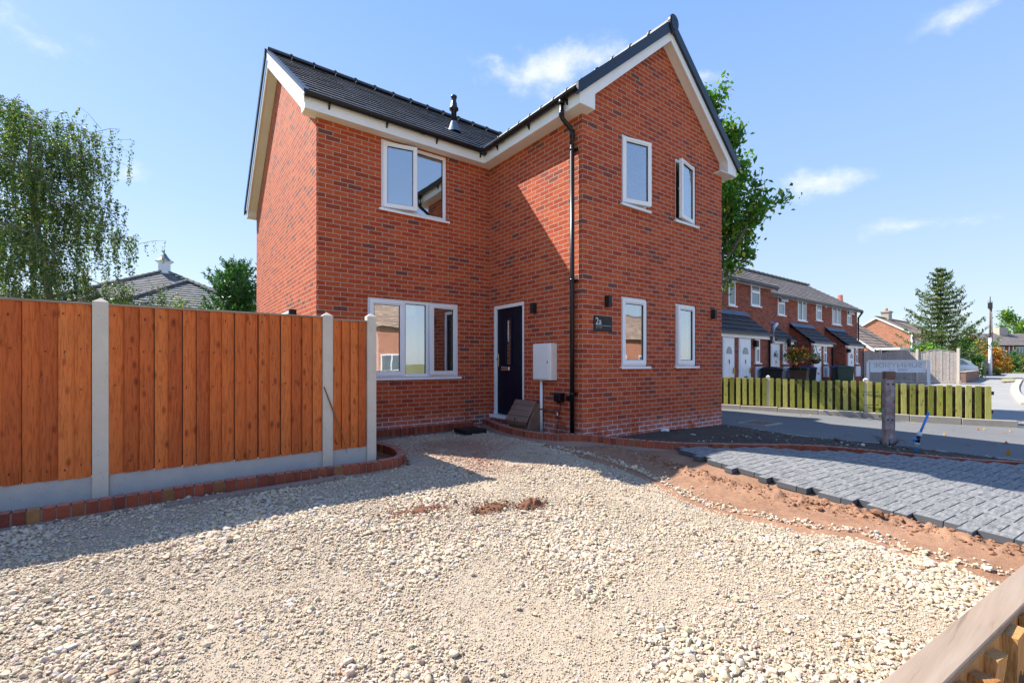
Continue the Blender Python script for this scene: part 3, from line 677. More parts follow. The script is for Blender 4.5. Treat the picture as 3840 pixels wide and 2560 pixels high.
ridge_run(m, (XV0, YT, RT), (XV1, YT, RT)); m.build('ridge_tile', M['ridge'], house)
RT2 = RZ+(XT-X0r)*SX+.01
m = MB(); ridge_run(m, (XT, YC-.2, RT2), (XT, Y0r+wr, RT2)); m.build('ridge_tile', M['ridge'], house)
# valley lead
m = MB()
for sgn in (1, -1):
    for q in range(12):
        t0, t1 = q/12, (q+1)/12
        def V(t, o): return Vector((XT+sgn*(-(XT-X0r)*(1-t)+o), Y0r+wr*t, RZ+(XT-X0r)*SX*t+.035))
        m.face([V(t0, -.07), V(t0, .07), V(t1, .07), V(t1, -.07)])
m.build('valley_lead', M['black_matt'], house)
# ridge end cap of the wing: the dark oval disc over the gable
m = MB(); c = Vector((XT, YC-.235, RT2-.005))
ring = [(c.x+.125*math.cos(a), c.z+(.125 if math.sin(a) > 0 else .19)*math.sin(a)) for a in [2*math.pi*k/28 for k in range(28)]]
m.prism(ring, 'y', c.y-.012, c.y+.035); ring2 = [(c.x+(x-c.x)*.8, c.z+(z-c.z)*.8) for x, z in ring]; m.prism(ring2, 'y', c.y-.022, c.y-.0125)
for dx, dz in ((-.03, .03), (.03, .03), (0, -.05)): m.tube([(c.x+dx, c.y-.022, c.z+dz), (c.x+dx, c.y-.03, c.z+dz)], .008, 8)
m.build('ridge_end_cap', M['verge'], house, bevel=.004)
# bargeboards, fascias, soffits
OV = .18; YB = YC-OV
LXb, RXb = 4.73, 2*XT-4.73
m = MB()
bt = lambda x: E(3.905)+.83*(x-4.73); bb = lambda x: E(3.978)+.84*(x-5.03)-.0
pl = [(4.73, ZS), (5.03, ZS), (5.03, bb(5.03)), (XT, bb(XT)-.0), (XT, bt(XT)), (4.73, bt(4.73))]
m.prism(pl, 'y', YB, YB+.022); m.prism([(2*XT-x, z) for x, z in pl][::-1], 'y', YB, YB+.022)
m.build('bargeboard', M['fascia'], house)
m = MB()
for s in (1, -1):
    f = lambda x: XT+(x-XT)*s
    for q in ((5.03, XT),):
        P4 = [(f(q[0]), YB+.022, bb(q[0])+.03), (f(q[1]), YB+.022, bb(q[1])+.03), (f(q[1]), YC, bb(q[1])+.03), (f(q[0]), YC, bb(q[0])+.03)]
        m.face(P4); m.face([(p[0], p[1], p[2]+.02) for p in P4])
    m.face([(f(5.03), YB+.022, ZS), (f(5.03), YC, ZS), (f(5.03), YC, bb(5.03)+.03), (f(5.03), YB+.022, bb(5.03)+.03)])
YF = YA-.17
m.box(LXb, XB-.001, YB+.022, YC-.001, ZS+.001, ZS+.02); m.box(LXb+.001, XB-.001, YC-.001, YA-.001, ZS+.001, ZS+.02)
m.box(XD+.001, RXb, YB+.022, YE, ZS+.001, ZS+.02); m.box(XD-.3, XD+.0005, YB+.022, YC-.001, ZS+.001, ZS+.02); m.box(XB-.0005, 5.03, YB+.022, YC-.001, ZS+.001, ZS+.02)
m.box(XA-.16, LXb+.0005, YF, YA-.001, ZS+.001, ZS+.02)
m.build('soffit', M['soffit'], house)
m = MB(); ft = E(3.97)
m.box(LXb-.018, LXb, YB, YF-.0185, ZS-.005, ft); m.box(XA-.19, LXb, YF-.018, YF, ZS-.005, ft); m.box(RXb, RXb+.018, YB, YE+.17, ZS-.005, ft)
m.box(XA-.17, RXb, YE+.17, YE+.19, ZS-.005, ft)
m.build('fascia', M['fascia'], house)
# left gable bargeboards
XBg = XA-.205
m = MB(); Yf, Yb_ = YF-.02, 2*YT-YF+.02
gt = lambda y: E(3.93)+.723*(y-Yf); 
pl = [(Yf, ZS-.005), (Yf+.20, ZS-.005), (Yf+.26, gt(Yf+.26)-.26), (YT, gt(YT)-.26), (YT, gt(YT)), (Yf, gt(Yf))]
m.prism(pl, 'x', XBg, XBg+.022); m.prism([(2*YT-y, z) for y, z in pl][::-1], 'x', XBg, XBg+.022)
pl2 = [(Yf-.01, gt(Yf)-.11), (YT, gt(YT)-.11), (YT, gt(YT)+.03), (Yf-.01, gt(Yf)+.03)]
m.prism(pl2, 'x', XBg-.016, XBg-.0005)
m.build('bargeboard', M['fascia'], house)
m = MB()
for s in (1, -1):
    f = lambda y: YT+(y-YT)*s
    P4 = [(XBg+.022, f(Yf+.26), gt(Yf+.26)-.23), (XBg+.022, YT, gt(YT)-.23), (XA, YT, gt(YT)-.23), (XA, f(Yf+.26), gt(Yf+.26)-.23)]
    m.face(P4); m.face([(XBg+.022, f(Yf), ZS), (XA, f(Yf), ZS), (XA, f(Yf+.26), ZS), (XBg+.022, f(Yf+.26), ZS)]); m.face([(XBg+.022, f(Yf+.24), ZS), (XA, f(Yf+.24), ZS), (XA, f(Yf+.26), gt(Yf+.26)-.23), (XBg+.022, f(Yf+.26), gt(Yf+.26)-.23)])
m.build('soffit', M['soffit'], house, merge=False)
# dark dry-verge caps
m = MB()
for s in (1, -1):
    f = lambda x: XT+(x-XT)*s
    a, b = X0r-.03, XT
    pl = [(f(a), bt(a)-.0), (f(b), bt(b)-.0), (f(b), RZ+(b-X0r)*SX+.062), (f(a), RZ+(a-X0r)*SX+.062)]
    if s < 0: pl = pl[::-1]
    m.prism(pl, 'y', YB-.045, YB-.0015)
    top = [(f(a), RZ+(a-X0r)*SX+.045), (f(b), RZ+(b-X0r)*SX+.045), (f(b), RZ+(b-X0r)*SX+.062), (f(a), RZ+(a-X0r)*SX+.062)]
    if s < 0: top = top[::-1]
    m.prism(top, 'y', YB-.0014, YB+.07)
m.build('verge_cap', M['verge'], house)
m = MB()
for s in (-1,):
    f = lambda y: YT+(y-YT)*s
    a, b = Y0r-.03, YT
    pl = [(f(a), gt(a)-.05), (f(b), gt(b)-.05), (f(b), RZ+(b-Y0r)*SY+.045), (f(a), RZ+(a-Y0r)*SY+.045)][::-1]
    m.prism(pl, 'x', XBg-.05, XBg-.018)
m.prism([(Y0r-.02, gt(Y0r)+.035), (YT, gt(YT)+.035), (YT, RZ+(YT-Y0r)*SY+.04), (Y0r-.02, RZ+(-.02)*SY+.04)], 'x', XBg-.02, XBg+.06)
m.build('verge_cap', M['verge'], house)
# gutters: half-round, swept as an open trough
def gutter(a, b, out, zc, r=.056, name='gutter', parent=None, mat=None, br=.9, off0=.35):
    a, b, out = Vector(a), Vector(b), Vector(out); m = MB(); N = 10
    def ringp(p, rr): return [p+out*(math.cos(math.pi*k/N)*rr)+Vector((0, 0, -math.sin(math.pi*k/N)*rr)) for k in range(N+1)]
    A, B, A2, B2 = ringp(a, r), ringp(b, r), ringp(a, r-.005), ringp(b, r-.005)
    for k in range(N):
        m.face([A[k], A[k+1], B[k+1], B[k]], smooth=True); m.face([A2[k], A2[k+1], B2[k+1], B2[k]], smooth=True)
        for X_, X2 in ((A, A2), (B, B2)): m.face([X_[k], X_[k+1], X2[k+1], X2[k]])
    m.face(A); m.face(B)
    d = (b-a); L = d.length; d.normalize()
    m.tube([a+out*r, b+out*r], .007, 6)
    q = .02
    while q < L:
        p = a+d*q
        R0, R1 = ringp(p-d*.03, r+.007), ringp(p+d*.03, r+.007)
        for k in range(N): m.face([R0[k], R0[k+1], R1[k+1], R1[k]])
        q += 1.85
    g = m.build(name, mat or M['black'], parent, merge=False)
    q = off0
    while q < L:
        mm = MB(); p = a+d*q; o_ = -out
        R0, R1 = ringp(p-d*.012, r+.005), ringp(p+d*.012, r+.005)
        for k in range(N): mm.face([R0[k], R0[k+1], R1[k+1], R1[k]])
        base = p-out*r
        T = [base+Vector((0, 0, 0)), base+Vector((0, 0, -.125)), base+out*.030+Vector((0, 0, -.075)), base+out*.055+Vector((0, 0, -.045))]
        mm.face([t-d*.012 for t in T]); mm.face([t+d*.012 for t in T])
        for i_ in range(4):
            j_ = (i_+1) % 4; mm.face([T[i_]-d*.012, T[j_]-d*.012, T[j_]+d*.012, T[i_]+d*.012])
        mm.build('bracket', mat or M['black'], g)
        q += br
    return g
ZG = E(3.945)
gutter((XBg-.01, YF-.018-.058, ZG), (LXb-.07, YF-.018-.058, ZG), (0, -1, 0), ZG, parent=house)
gutter((LXb-.018-.058, YB-.0, ZG), (LXb-.018-.058, YF-.03, ZG), (-1, 0, 0), ZG, parent=house, off0=.25)
gutter((RXb+.018+.058, YB, ZG), (RXb+.076, YE+.1, ZG), (1, 0, 0), ZG, parent=house)
gutter((XBg-.01, YE+.25, ZG), (RXb, YE+.25, ZG), (0, 1, 0), ZG, parent=house)
m = MB(); m.tube([(LXb-.11, YF-.12, ZG-.01), (LXb-.03, YF-.04, ZG-.01)], .066, 10); m.build('gutter_corner', M['black'], house)
# downpipe with its swan neck
px, py = 4.872, 5.006; gx = LXb-.076
m = MB(); m.tube([(gx, py, ZG-.04), (gx, py, ZG-.10)], .046, 12); m.tube([(gx, py, ZG-.10), (gx, py, E(3.68)), (gx+.02, py, E(3.64)), (px-.03, py, E(3.54)), (px, py, E(3.49)), (px, py, E(3.3))], .034, 12)
m.tube([(gx, py, E(3.75)), (gx, py, E(3.67))], .041, 12); m.tube([(px, py, E(3.52)), (px, py, E(3.42))], .041, 12)
m.tube([(px, py, E(3.3)), (px, py, E(-1.1))], .034, 14)
dp = m.build('downpipe', M['black'], house)
m = MB()
for z in (E(3.24), E(1.26), E(-.46)):
    m.tube([(px, py, z-.02), (px, py, z+.02)], .040, 12); m.box(px, XB, py-.012, py+.012, z-.012, z+.012); m.box(XB-.012, XB, py-.055, py+.055, z-.018, z+.018)
    m.tube([(px+.03, py-.09, z), (px+.03, py-.03, z)], .010, 6)
m.build('pipe_clip', M['black'], dp)
# flue on the main roof
fx, fy = 4.65, 8.22; fz = RZ+(fy-Y0r)*SY
m = MB(); m.lathe([(.0, -.1), (.055, -.1), (.055, .42), (.092, .44), (.095, .47), (.07, .50), (.062, .58), (.05, .60), (.05, .68), (.062, .69), (.062, .72), (.045, .735), (0, .735)], (fx, fy, fz), 20)
fl = m.build('flue_pipe', M['verge'], house)
m = MB(); m.lathe([(.15, -.03), (.10, .07), (.072, .16), (.058, .20)], (fx, fy, fz), 20); m.box(fx-.17, fx+.17, fy-.2, fy+.2, fz-.01, fz+.012, M=Matrix.Translation((0, fy, fz)) @ Matrix.Rotation(math.atan(SY), 4, 'X') @ Matrix.Translation((0, -fy, -fz)))
m.build('flashing', M['lead'], fl)
# wall lamps
def lamp(F, x, zc, w=.075, h=.175, d=.09, label=None):
    m = MB(); m.m = F; m.box(x-w/2, x+w/2, -d, 0, zc-h/2, zc+h/2); o = m.build('wall_lamp', M['black_matt'], house, bevel=.003, label=label)
    m = MB(); m.m = F; m.box(x-w/2+.012, x+w/2-.012, -d+.012, -.012, zc-h/2-.002, zc-h/2+.002); m.box(x-w/2+.012, x+w/2-.012, -d+.012, -.012, zc+h/2-.001, zc+h/2+.002); m.build('lens', M['glass_far'], o)
lamp(Fx(XB), -5.97, E(.93), label='black wall lamp right of the front door')
lamp(Fy(YC), 5.475, E(.97), label='black wall lamp above the number plaque')
lamp(Fy(YC), at(2669, Y=YC).x, at(2669, 1179, Y=YC).z, label='black wall lamp near the far corner of the gable wall')
m = MB(); m.m = Fx(XA); m.box(-8.85, -8.77, -.11, 0, E(.66), E(.96)); m.build('wall_lamp', M['black_matt'], house, bevel=.008, label='black wall lamp on the side wall just above the fence')
# number plaque
def text_obj(txt, size, mat, parent, Mx, name='lettering', ext=.0015, align='LEFT'):
    cu = bpy.data.curves.new(name, 'FONT'); cu.body = txt; cu.size = size; cu.extrude = ext; cu.align_x = align
    tmp = bpy.data.objects.new('tmp', cu); COL.objects.link(tmp)
    dg = bpy.context.evaluated_depsgraph_get(); me = bpy.data.meshes.new_from_object(tmp.evaluated_get(dg))
    bpy.data.objects.remove(tmp); me.name = name
    org = ROOTLOC[parent.name] if parent else Vector((0, 0, 0))
    me.transform(Matrix.Translation(-org) @ Mx); me.materials.clear(); me.materials.append(mat)
    o = bpy.data.objects.new(name, me); link(o, parent); return o
UP = Matrix.Rotation(rad(90), 4, 'X')
a = at(2228.6, 1173.5, Y=YC-.02); b = at(2295.5, 1228.6, Y=YC-.02)
m = MB(); m.box(a.x, b.x, YC-.02, YC-.004, E(.50), E(.735)); pl_ = m.build('number_plaque', M['black_matt'], house, bevel=.002)
text_obj('2a', .145, M['white_text'], pl_, Matrix.Translation((a.x+.025, YC-.0225, E(.605))) @ UP)
m = MB(); m.box(a.x+.028, b.x-.025, YC-.0225, YC-.0205, E(.585), E(.589)); m.build('line', M['white_text'], pl_)
text_obj("JIFC'AP", .046, M['grey_text'], pl_, Matrix.Translation((a.x+.03, YC-.0225, E(.540))) @ UP)
# electric meter cabinet with its conduit
F = Fx(XB)
m = MB(); m.m = F; x0, x1 = -5.87, -5.42; za, zb = E(-.265), E(.325)
m.box(x0, x1, -.14, 0, za, zb); mc = m.build('meter_cabinet', M['meter'], house, bevel=.012)
m = MB(); m.m = F; m.box(x0+.02, x1-.03, -.152, -.141, za+.02, zb-.03); m.build('cabinet_door', M['meter'], mc, bevel=.004)
m = MB(); m.m = F; m.box(x1-.075, x1-.06, -.158, -.153, (za+zb)/2-.02, (za+zb)/2+.01); m.build('lock', M['gasket'], mc)
m = MB(); m.m = F; m.tube([(x0+.11, -.045, za), (x0+.11, -.045, E(-1.15))], .026, 10); m.build('conduit', M['upvc'], mc)
m = MB(); m.m = F; xs = -5.32; m.box(xs-.075, xs+.075, -.10, 0, E(-.60), E(-.46)); m.box(xs-.06, xs+.085, -.125, -.10, E(-.585), E(-.475)); m.tube([(xs-.02, -.06, E(-.60)), (xs-.03, -.06, E(-.64))], .02, 8); so = m.build('outdoor_socket', M['black'], house, bevel=.01)
m = MB(); m.m = F; m.tube([(xs+.02, -.05, E(-.6)), (xs+.02, -.05, E(-.72)), (xs-.03, -.04, E(-.9)), (xs-.07, -.035, E(-1.05)), (xs-.065, -.03, E(-1.17))], .006, 6); m.build('cable', M['black'], so)
m = MB(); m.m = F; xs = -5.135; m.box(xs-.042, xs+.042, -.055, 0, E(-.575), E(-.495)); m.box(xs-.025, xs+.025, -.07, -.055, E(-.56), E(-.51)); m.build('outdoor_switch', M['black'], house, bevel=.006)
m = MB(); m.m = F; m.tube([(-5.80, -.06, E(-.745)), (-5.42, -.06, E(-.76)), (-5.39, -.05, E(-.75)), (-5.38, 0, E(-.75))], .014, 8); m.tube([(-5.44, -.06, E(-.75)), (-5.44, -.06, E(-.70))], .02, 8); m.build('copper_pipe', M['copper'], house)
m = MB(); m.m = F; m.tube([(-5.36, -.0, E(-.76)), (-5.36, -.05, E(-.76)), (-5.36, -.06, E(-.80)), (-5.36, -.06, E(-.87))], .012, 8); m.build('tap', M['chrome'], house)
m = MB(); m.m = F
for k in range(4): m.box(-5.45, -5.23, -.012, 0, E(-1.03)+k*.018, E(-1.03)+k*.018+.010)
m.build('air_brick', M['terracotta'], house)
# brown gas meter box against the wall, sloping slatted lid
gm_ = thing('gas_meter_box', (4.75, 6.05, E(-1.15)), 'brown plastic meter box with a sloping slatted lid against the wall beside the door', 'meter box')
y0, y1 = 5.78, 6.30
prof = [(4.93, E(-1.2)), (4.93, E(-.665)), (4.80, E(-.66)), (4.66, E(-.95)), (4.60, E(-1.2))]
m = MB(); m.prism(prof, 'y', y0, y1); m.build('body', M['brownbox'], gm_, bevel=.012)
m = MB(); A = Vector((4.815, 0, E(-.628))); B = Vector((4.585, 0, E(-.97))); d = (B-A)
nrm_ = Vector((d.z, 0, -d.x)).normalized(); nrm_ = nrm_ if nrm_.x < 0 else -nrm_
for k in range(4):
    p, q = A+d*(k/4), A+d*((k+1)/4-.018)
    m.prism([(p.x, p.z), (q.x, q.z), (q.x+nrm_.x*.030, q.z+nrm_.z*.030), (p.x+nrm_.x*.030, p.z+nrm_.z*.030)], 'y', y0-.02, y1+.02)
p, q = A+d*-.0, A+d*1.0
m.prism([(p.x, p.z), (q.x, q.z), (q.x+nrm_.x*.02, q.z+nrm_.z*.02), (p.x+nrm_.x*.02, p.z+nrm_.z*.02)], 'y', y0-.018, y1+.018)
m.prism([(B.x, B.z), (B.x+.03, B.z-.045), (B.x-.0, B.z-.05), (B.x+nrm_.x*.030, B.z+nrm_.z*.030)], 'y', y0, y1)
m.build('lid', M['brownbox'], gm_, bevel=.008)
m = MB(); m.box(B.x-.03, B.x-.02, 6.03, 6.045, B.z+.04, B.z+.075); m.build('catch', M['gasket'], gm_)
# ================================================================== BOARD FENCE
def add_post(fence, x, y, zb, zt, w=.11, d=.10, mat='concrete', cap=True):
    m = MB(); m.box(x-w/2, x+w/2, y-d/2, y+d/2, zb, zt)
    if cap:
        P = [(x-w/2-.0, y-d/2, zt), (x+w/2, y-d/2, zt), (x+w/2, y+d/2, zt), (x-w/2, y+d/2, zt)]; T = (x, y, zt+.04)
        for k in range(4): m.face([P[k], P[(k+1) % 4], T])
    return m.build('post', M[mat], fence, bevel=.004)
FY_ = 5.45
bf = thing('board_fence', (-1.5, FY_, E(-1.22)), 'orange brown closeboard fence with concrete posts left of the house', 'fence')
PX = [-6.27, -4.345, -2.42, -.495, 1.43, 1.935]
for x in PX: add_post(bf, x, FY_, E(-1.45), E(.545) if x < 1.9 else E(.565))
for k in range(len(PX)-1):
    xa, xb = PX[k]+.055, PX[k+1]-.055; zt = E(.515) - (0.02 if k == 4 else 0); zb = E(-.985)
    m = MB(); n = max(1, round((xb-xa)/.1)) if k == 4 else max(1, round((xb-xa)/.106)); c = (xb-xa)/n
    yb = FY_-.015
    for i in range(n):
        x0 = xa+i*c+random.uniform(-.004, .004); x1 = x0+c*1.12; t0, t1 = .014, .006
        x1 = min(x1, xb)
        zz = zb-random.uniform(0, .006)
        # feather-edge board: thick edge overlaps the next board's thin one
        poly = [(x0, yb-.030), (x0+c-.004, yb-.010), (x0+c-.004, yb-.003), (x0, yb-.005)]
        m.prism(poly, 'z', zz, zt-random.uniform(0, .002))
        for zn in (zt-.09, zb+(zt-zb)*.52, zb+(zt-zb)*.74, zb+.10):
            xn = x0+.035+random.uniform(-.008, .008); zj = zn+random.uniform(-.02, .02); yn = yb-.0285
            if random.random() < .8: m.box(xn-.003, xn+.003, yn-.0015, yn+.004, zj-random.uniform(.004, .02), zj+.004, 1)
    m.box(xa, xb, yb-.002, yb+.0015, zb+.003, zt-.003, 1)  # dark backing sheet: its colour puts the shade lines between the boards
    for z in (zb+.12, (zb+zt)/2, zt-.12): m.box(xa, xb, yb+.002, yb+.04, z-.03, z+.03, 0)
    m.build('panel', [M['fencewood'], M['gasket']], bf)
    m = MB(); m.box(xa, xb, yb-.034, yb+.035, zt, zt+.018); m.build('capping', M['railwood'], bf, bevel=.002)
    m = MB(); m.box(xa, xb, FY_-.025, FY_+.025, E(-1.4), zb); m.build('gravel_board', M['concrete_blue'], bf, bevel=.003)
# the fence turns back to the house behind its end post
m = MB(); yy = 5.51
while yy < 7.30:
    y2 = min(yy+.104, 7.34); m.prism([(1.905, yy), (1.925, yy), (1.915, y2), (1.911, y2)], 'z', E(-.985), E(.50)); yy += .108
m.box(1.926, 1.96, 5.51, 7.34, E(-.60), E(-.54), 0); m.box(1.926, 1.96, 5.51, 7.34, E(.30), E(.36), 0)
m.build('return_panel', M['fencewood'], bf)
m = MB(); m.box(1.895, 1.965, 5.51, 7.34, E(.50), E(.518)); m.build('capping', M['railwood'], bf)
m = MB(); m.box(1.89, 1.94, 5.51, 7.34, E(-1.4), E(-.985)); m.build('gravel_board', M['concrete_blue'], bf)
m = MB(); p0 = Vector((1.385, FY_-.055, E(-.26))); m.tube([p0, p0+Vector((.10, -.006, -.28)), p0+Vector((.20, -.005, -.55)), p0+Vector((.255, -.004, -.78))], [.006, .009, .005, .002], 5); sp = m.build('stick', M['innerwood']); tag(sp, 'thin brown splinter of wood caught against the second-last concrete fence post', 'stick'); rebase(sp, p0)
# ================================================================== BRICK EDGINGS
def smoothpath(pts, step):
    P = [Vector(p) for p in pts]; out = []
    for i in range(len(P)-1):
        p0 = P[max(0, i-1)]; p1 = P[i]; p2 = P[i+1]; p3 = P[min(len(P)-1, i+2)]
        n = max(2, int((p2-p1).length/.02))
        for k in range(n):
            t = k/n; out.append(.5*((2*p1)+(-p0+p2)*t+(2*p0-5*p1+4*p2-p3)*t*t+(-p0+3*p1-3*p2+p3)*t**3))
    out.append(P[-1]); res = [out[0]]; acc_ = 0
    for a, b in zip(out[:-1], out[1:]):
        acc_ += (b-a).length
        if acc_ >= step: res.append(b); acc_ = 0
    return res
def edging(name, pts, label, width=.105, h=.115, pitch=.073, gap=.010, skew=0, zoff=.0, mort='mortar'):
    """pts: (x, y, ztop) along the brick tops' centre line; each brick its own block on a mortar bed"""
    path = smoothpath(pts, pitch); m = MB(); mb_ = MB()
    r = thing(name, (path[len(path)//2].x, path[len(path)//2].y, path[len(path)//2].z-h), label, 'brick edging')
    for i in range(len(path)-1):
        a, b = path[i], path[i+1]; c = (a+b)/2; d = (b-a); L = d.length; ang = math.atan2(d.y, d.x)
        Mx = Matrix.Translation(c+Vector((random.uniform(-.002, .002), random.uniform(-.002, .002), random.uniform(-.003, .003)))) @ Matrix.Rotation(ang+random.uniform(-.03, .03), 4, 'Z') @ Matrix.Rotation(random.uniform(-.025, .025), 4, 'X')
        m.box(-(L-gap)/2, (L-gap)/2, -width/2, width/2, -h, 0, M=Mx)
        Mx = Matrix.Translation(c) @ Matrix.Rotation(ang, 4, 'Z')
        mb_.box(-L/2-.004, L/2+.004, -width/2+.006, width/2-.006, -h-.12, -.012, M=Mx)
        q = .055
        mb_.face([Mx @ Vector(p) for p in ((-L/2-.004, -width/2-.0, -h+.012), (L/2+.004, -width/2, -h+.012), (L/2+.004, -width/2-q, -h-.085), (-L/2-.004, -width/2-q, -h-.085))])
        mb_.face([Mx @ Vector(p) for p in ((-L/2-.004, width/2-.0, -h+.012), (L/2+.004, width/2, -h+.012), (L/2+.004, width/2+q, -h-.085), (-L/2-.004, width/2+q, -h-.085))])
    m.build('brick_course', M['edging'], r, bevel=.004)
    mb_.build('mortar_bed', M[mort], r, merge=False)
    return r
def zt(x, y, dz=.10): return g1(x, y)+dz
fe = [(-6.5, 4.9), (-4, 4.95), (-2.2, 4.99), (-1.0, 5.03), (.30, 5.14), (1.30, 5.12), (1.80, 5.12), (2.12, 5.20), (2.30, 5.38), (2.38, 5.65), (2.40, 6.0), (2.34, 6.4), (2.22, 6.8), (2.10, 7.18)]
edging('brick_edging', [(x, y, zt(x, y, .12)) for x, y in fe], 'red brick edging curving along the foot of the board fence')
edging('brick_edging', [(x, YA-.06, E(-1.085)) for x in (2.2, 3.0, 3.8, 4.55)], 'red brick soldier edging along the house wall under the wide window', h=.13, mort='haunch', width=.11)
ce = [(4.74, 7.20, -1.035), (4.70, 6.95, -1.035), (4.60, 6.70, -1.032), (4.50, 6.40, -1.03), (4.42, 6.05, -1.03), (4.385, 5.65, -1.03), (4.43, 5.25, -1.03), (4.56, 4.93, -1.025), (4.78, 4.68, -1.02), (5.10, 4.25, -1.05), (5.55, 3.80, -1.09), (6.1, 3.45, -1.115), (6.67, 3.19, -1.15), (7.2, 2.90, -1.17), (7.66, 2.56, -1.195), (7.98, 2.15, -1.225), (8.25, 1.72, -1.25), (8.65, 1.2, -1.28), (9.1, .75, -1.305), (9.55, .1, -1.34), (9.9, -.8, -1.37)]
edging('brick_edging', [(x, y, E(z)) for x, y, z in ce], 'red brick edging looping round the house corner and along the block paving', h=.105)
# ================================================================== GROUND
def gridmesh(name, xs, ys, zf, mat, keep=None, kind='structure', smooth=True, uvs=False):
    X, Y = np.meshgrid(xs, ys); Z = zf(X, Y); V = np.stack([X.ravel(), Y.ravel(), Z.ravel()], 1)
    ny, nx = X.shape; i = np.arange(ny*nx).reshape(ny, nx)
    Q = np.stack([i[:-1, :-1], i[:-1, 1:], i[1:, 1:], i[1:, :-1]], -1).reshape(-1, 4)
    if keep is not None:
        cxy = V[Q].mean(1); Q = Q[keep(cxy[:, 0], cxy[:, 1])]
        used, inv = np.unique(Q, return_inverse=True); V = V[used]; Q = inv.reshape(-1, 4)
    o = rawmesh(name, V, Q, mat, smooth=smooth); o['kind'] = kind; return o
def inpoly(poly):
    P = np.array(poly, float)
    def f(x, y):
        x = np.asarray(x, float); y = np.asarray(y, float); c = np.zeros(x.shape, bool); n = len(P)
        for i in range(n):
            x0, y0 = P[i]; x1, y1 = P[(i+1) % n]
            if y0 == y1: continue
            t = ((y0 > y) != (y1 > y)) & (x < (x1-x0)*(y-y0)/(y1-y0)+x0); c ^= t
        return c
    return f
def rng_(a, b, s): return np.arange(a, b+s*.5, s)
xs = np.concatenate([[-900, -500, -250, -120, -60, -40, -30, -22, -16, -12], rng_(-9, 16, .2), rng_(17, 60, 1.0), [65, 80, 110, 150, 220, 350, 600, 900]])
ys = np.concatenate([[-900, -500, -250, -120, -60, -40, -25, -15], rng_(-10, 16, .2), rng_(17, 50, 1.5), [60, 80, 120, 200, 350, 600, 900]])
gridmesh('ground', xs, ys, lambda x, y: G(x, y)-.05, M['lawn'])
# sand bed under and beside the paving
SANDP = [(4.2, 7.3), (2.2, 7.35), (2.2, 5.2), (-7, 4.95), (-7, -4), (10, -4), (9.9, -.8), (9.1, .75), (8.65, 1.2), (8.25, 1.72), (7.98, 2.15), (7.66, 2.56), (7.2, 2.9), (6.67, 3.19), (5.55, 3.8), (5.1, 4.25), (4.78, 4.68), (4.43, 5.25), (4.42, 6.05), (4.6, 6.7), (4.7, 7.3)]
PAVEP = [(5.50, 3.68), (5.30, 3.0), (5.19, 2.41), (5.06, 1.59), (5.08, .9), (5.02, .2), (5.0, -1.8), (9.75, -1.8), (9.80, -.8), (9.45, .0), (9.0, .70), (8.55, 1.13), (8.14, 1.66), (7.80, 2.12), (7.38, 2.36), (6.9, 2.72), (6.55, 3.12), (6.05, 3.34), (5.6, 3.65)]
def smooth01(v, a, b): t = np.clip((v-a)/(b-a), 0, 1); return t*t*(3-2*t)
GE = np.array([(7.3, 4.62), (6.6, 4.45), (6.0, 4.28), (5.4, 4.15), (4.8, 4.35), (4.27, 4.43), (3.6, 4.40), (3.08, 4.36), (2.31, 4.14), (1.86, 4.25), (1.54, 4.36), (1.27, 4.55), (.957, 4.45), (.5, 4.47), (-1, 4.5), (-5, 4.6)])[::-1]
def gedge(y): return np.interp(y, GE[:, 0], GE[:, 1])-.14*np.clip((3.4-y)/.8, 0, 1)
def sandz(x, y):
    # clods and trodden ridges in the strip between gravel and paving
    strip = smooth01(x-gedge(y), -.1, .12)*(1-smooth01(x, 5.0, 5.2)*(y < 3.5))*smooth01(y, -1, 0)
    ridge = np.exp(-((x-(4.86+.10*np.sin(y*2.1)))/.13)**2)
    n = vnoise(x, y, 9, 3, 4, .6); big = vnoise(x, y, 2.6, 5, 2)
    cl = np.clip(vnoise(x, y, 15, 8, 4, .65)-.45, 0, 1)
    d = ridge*(.05*big+.16*cl)+.022*(n-.5)+.02*(big-.5)
    return G(x, y)+strip*d+.004
keep = inpoly(SANDP)
gridmesh('sand_bed', rng_(-7, 10, .1), rng_(-4, 7.4, .1), lambda x, y: G(x, y)-.02, M['sand'], keep)
gridmesh('sand_strip', rng_(3.7, 6.6, .02), rng_(-1.0, 5.3, .02), sandz, M['sand'], lambda x, y: keep(x, y) & (x > gedge(y)-.25))
# dark soil strip between the edging and the alley
SOILP = [(4.62, 6.6), (4.5, 6.05), (4.47, 5.65), (4.52, 5.25), (4.65, 4.95), (4.85, 4.72), (5.15, 4.3), (5.6, 3.85), (6.1, 3.5), (6.67, 3.24), (7.2, 2.95), (7.7, 2.6), (8.03, 2.18), (8.3, 1.76), (8.7, 1.25), (9.15, .8), (9.6, .12), (9.95, -.8), (10.0, -.8), (9.66, .85), (9.35, 2.42), (8.97, 3.34), (8.98, 7), (8.9, 7), (8.9, 4.87), (4.948, 4.87), (4.948, 7.3), (4.7, 7.3)]
ks = inpoly(SOILP)
gridmesh('soil_bed', rng_(4.3, 10.1, .03), rng_(-.9, 7.2, .03), lambda x, y: G(x, y)+.012+.035*(vnoise(x, y, 7, 2, 4, .6)-.35)+.05*np.exp(-((x-7.0)/1.6)**2-((y-4.5)/.4)**2), M['soil'], ks)
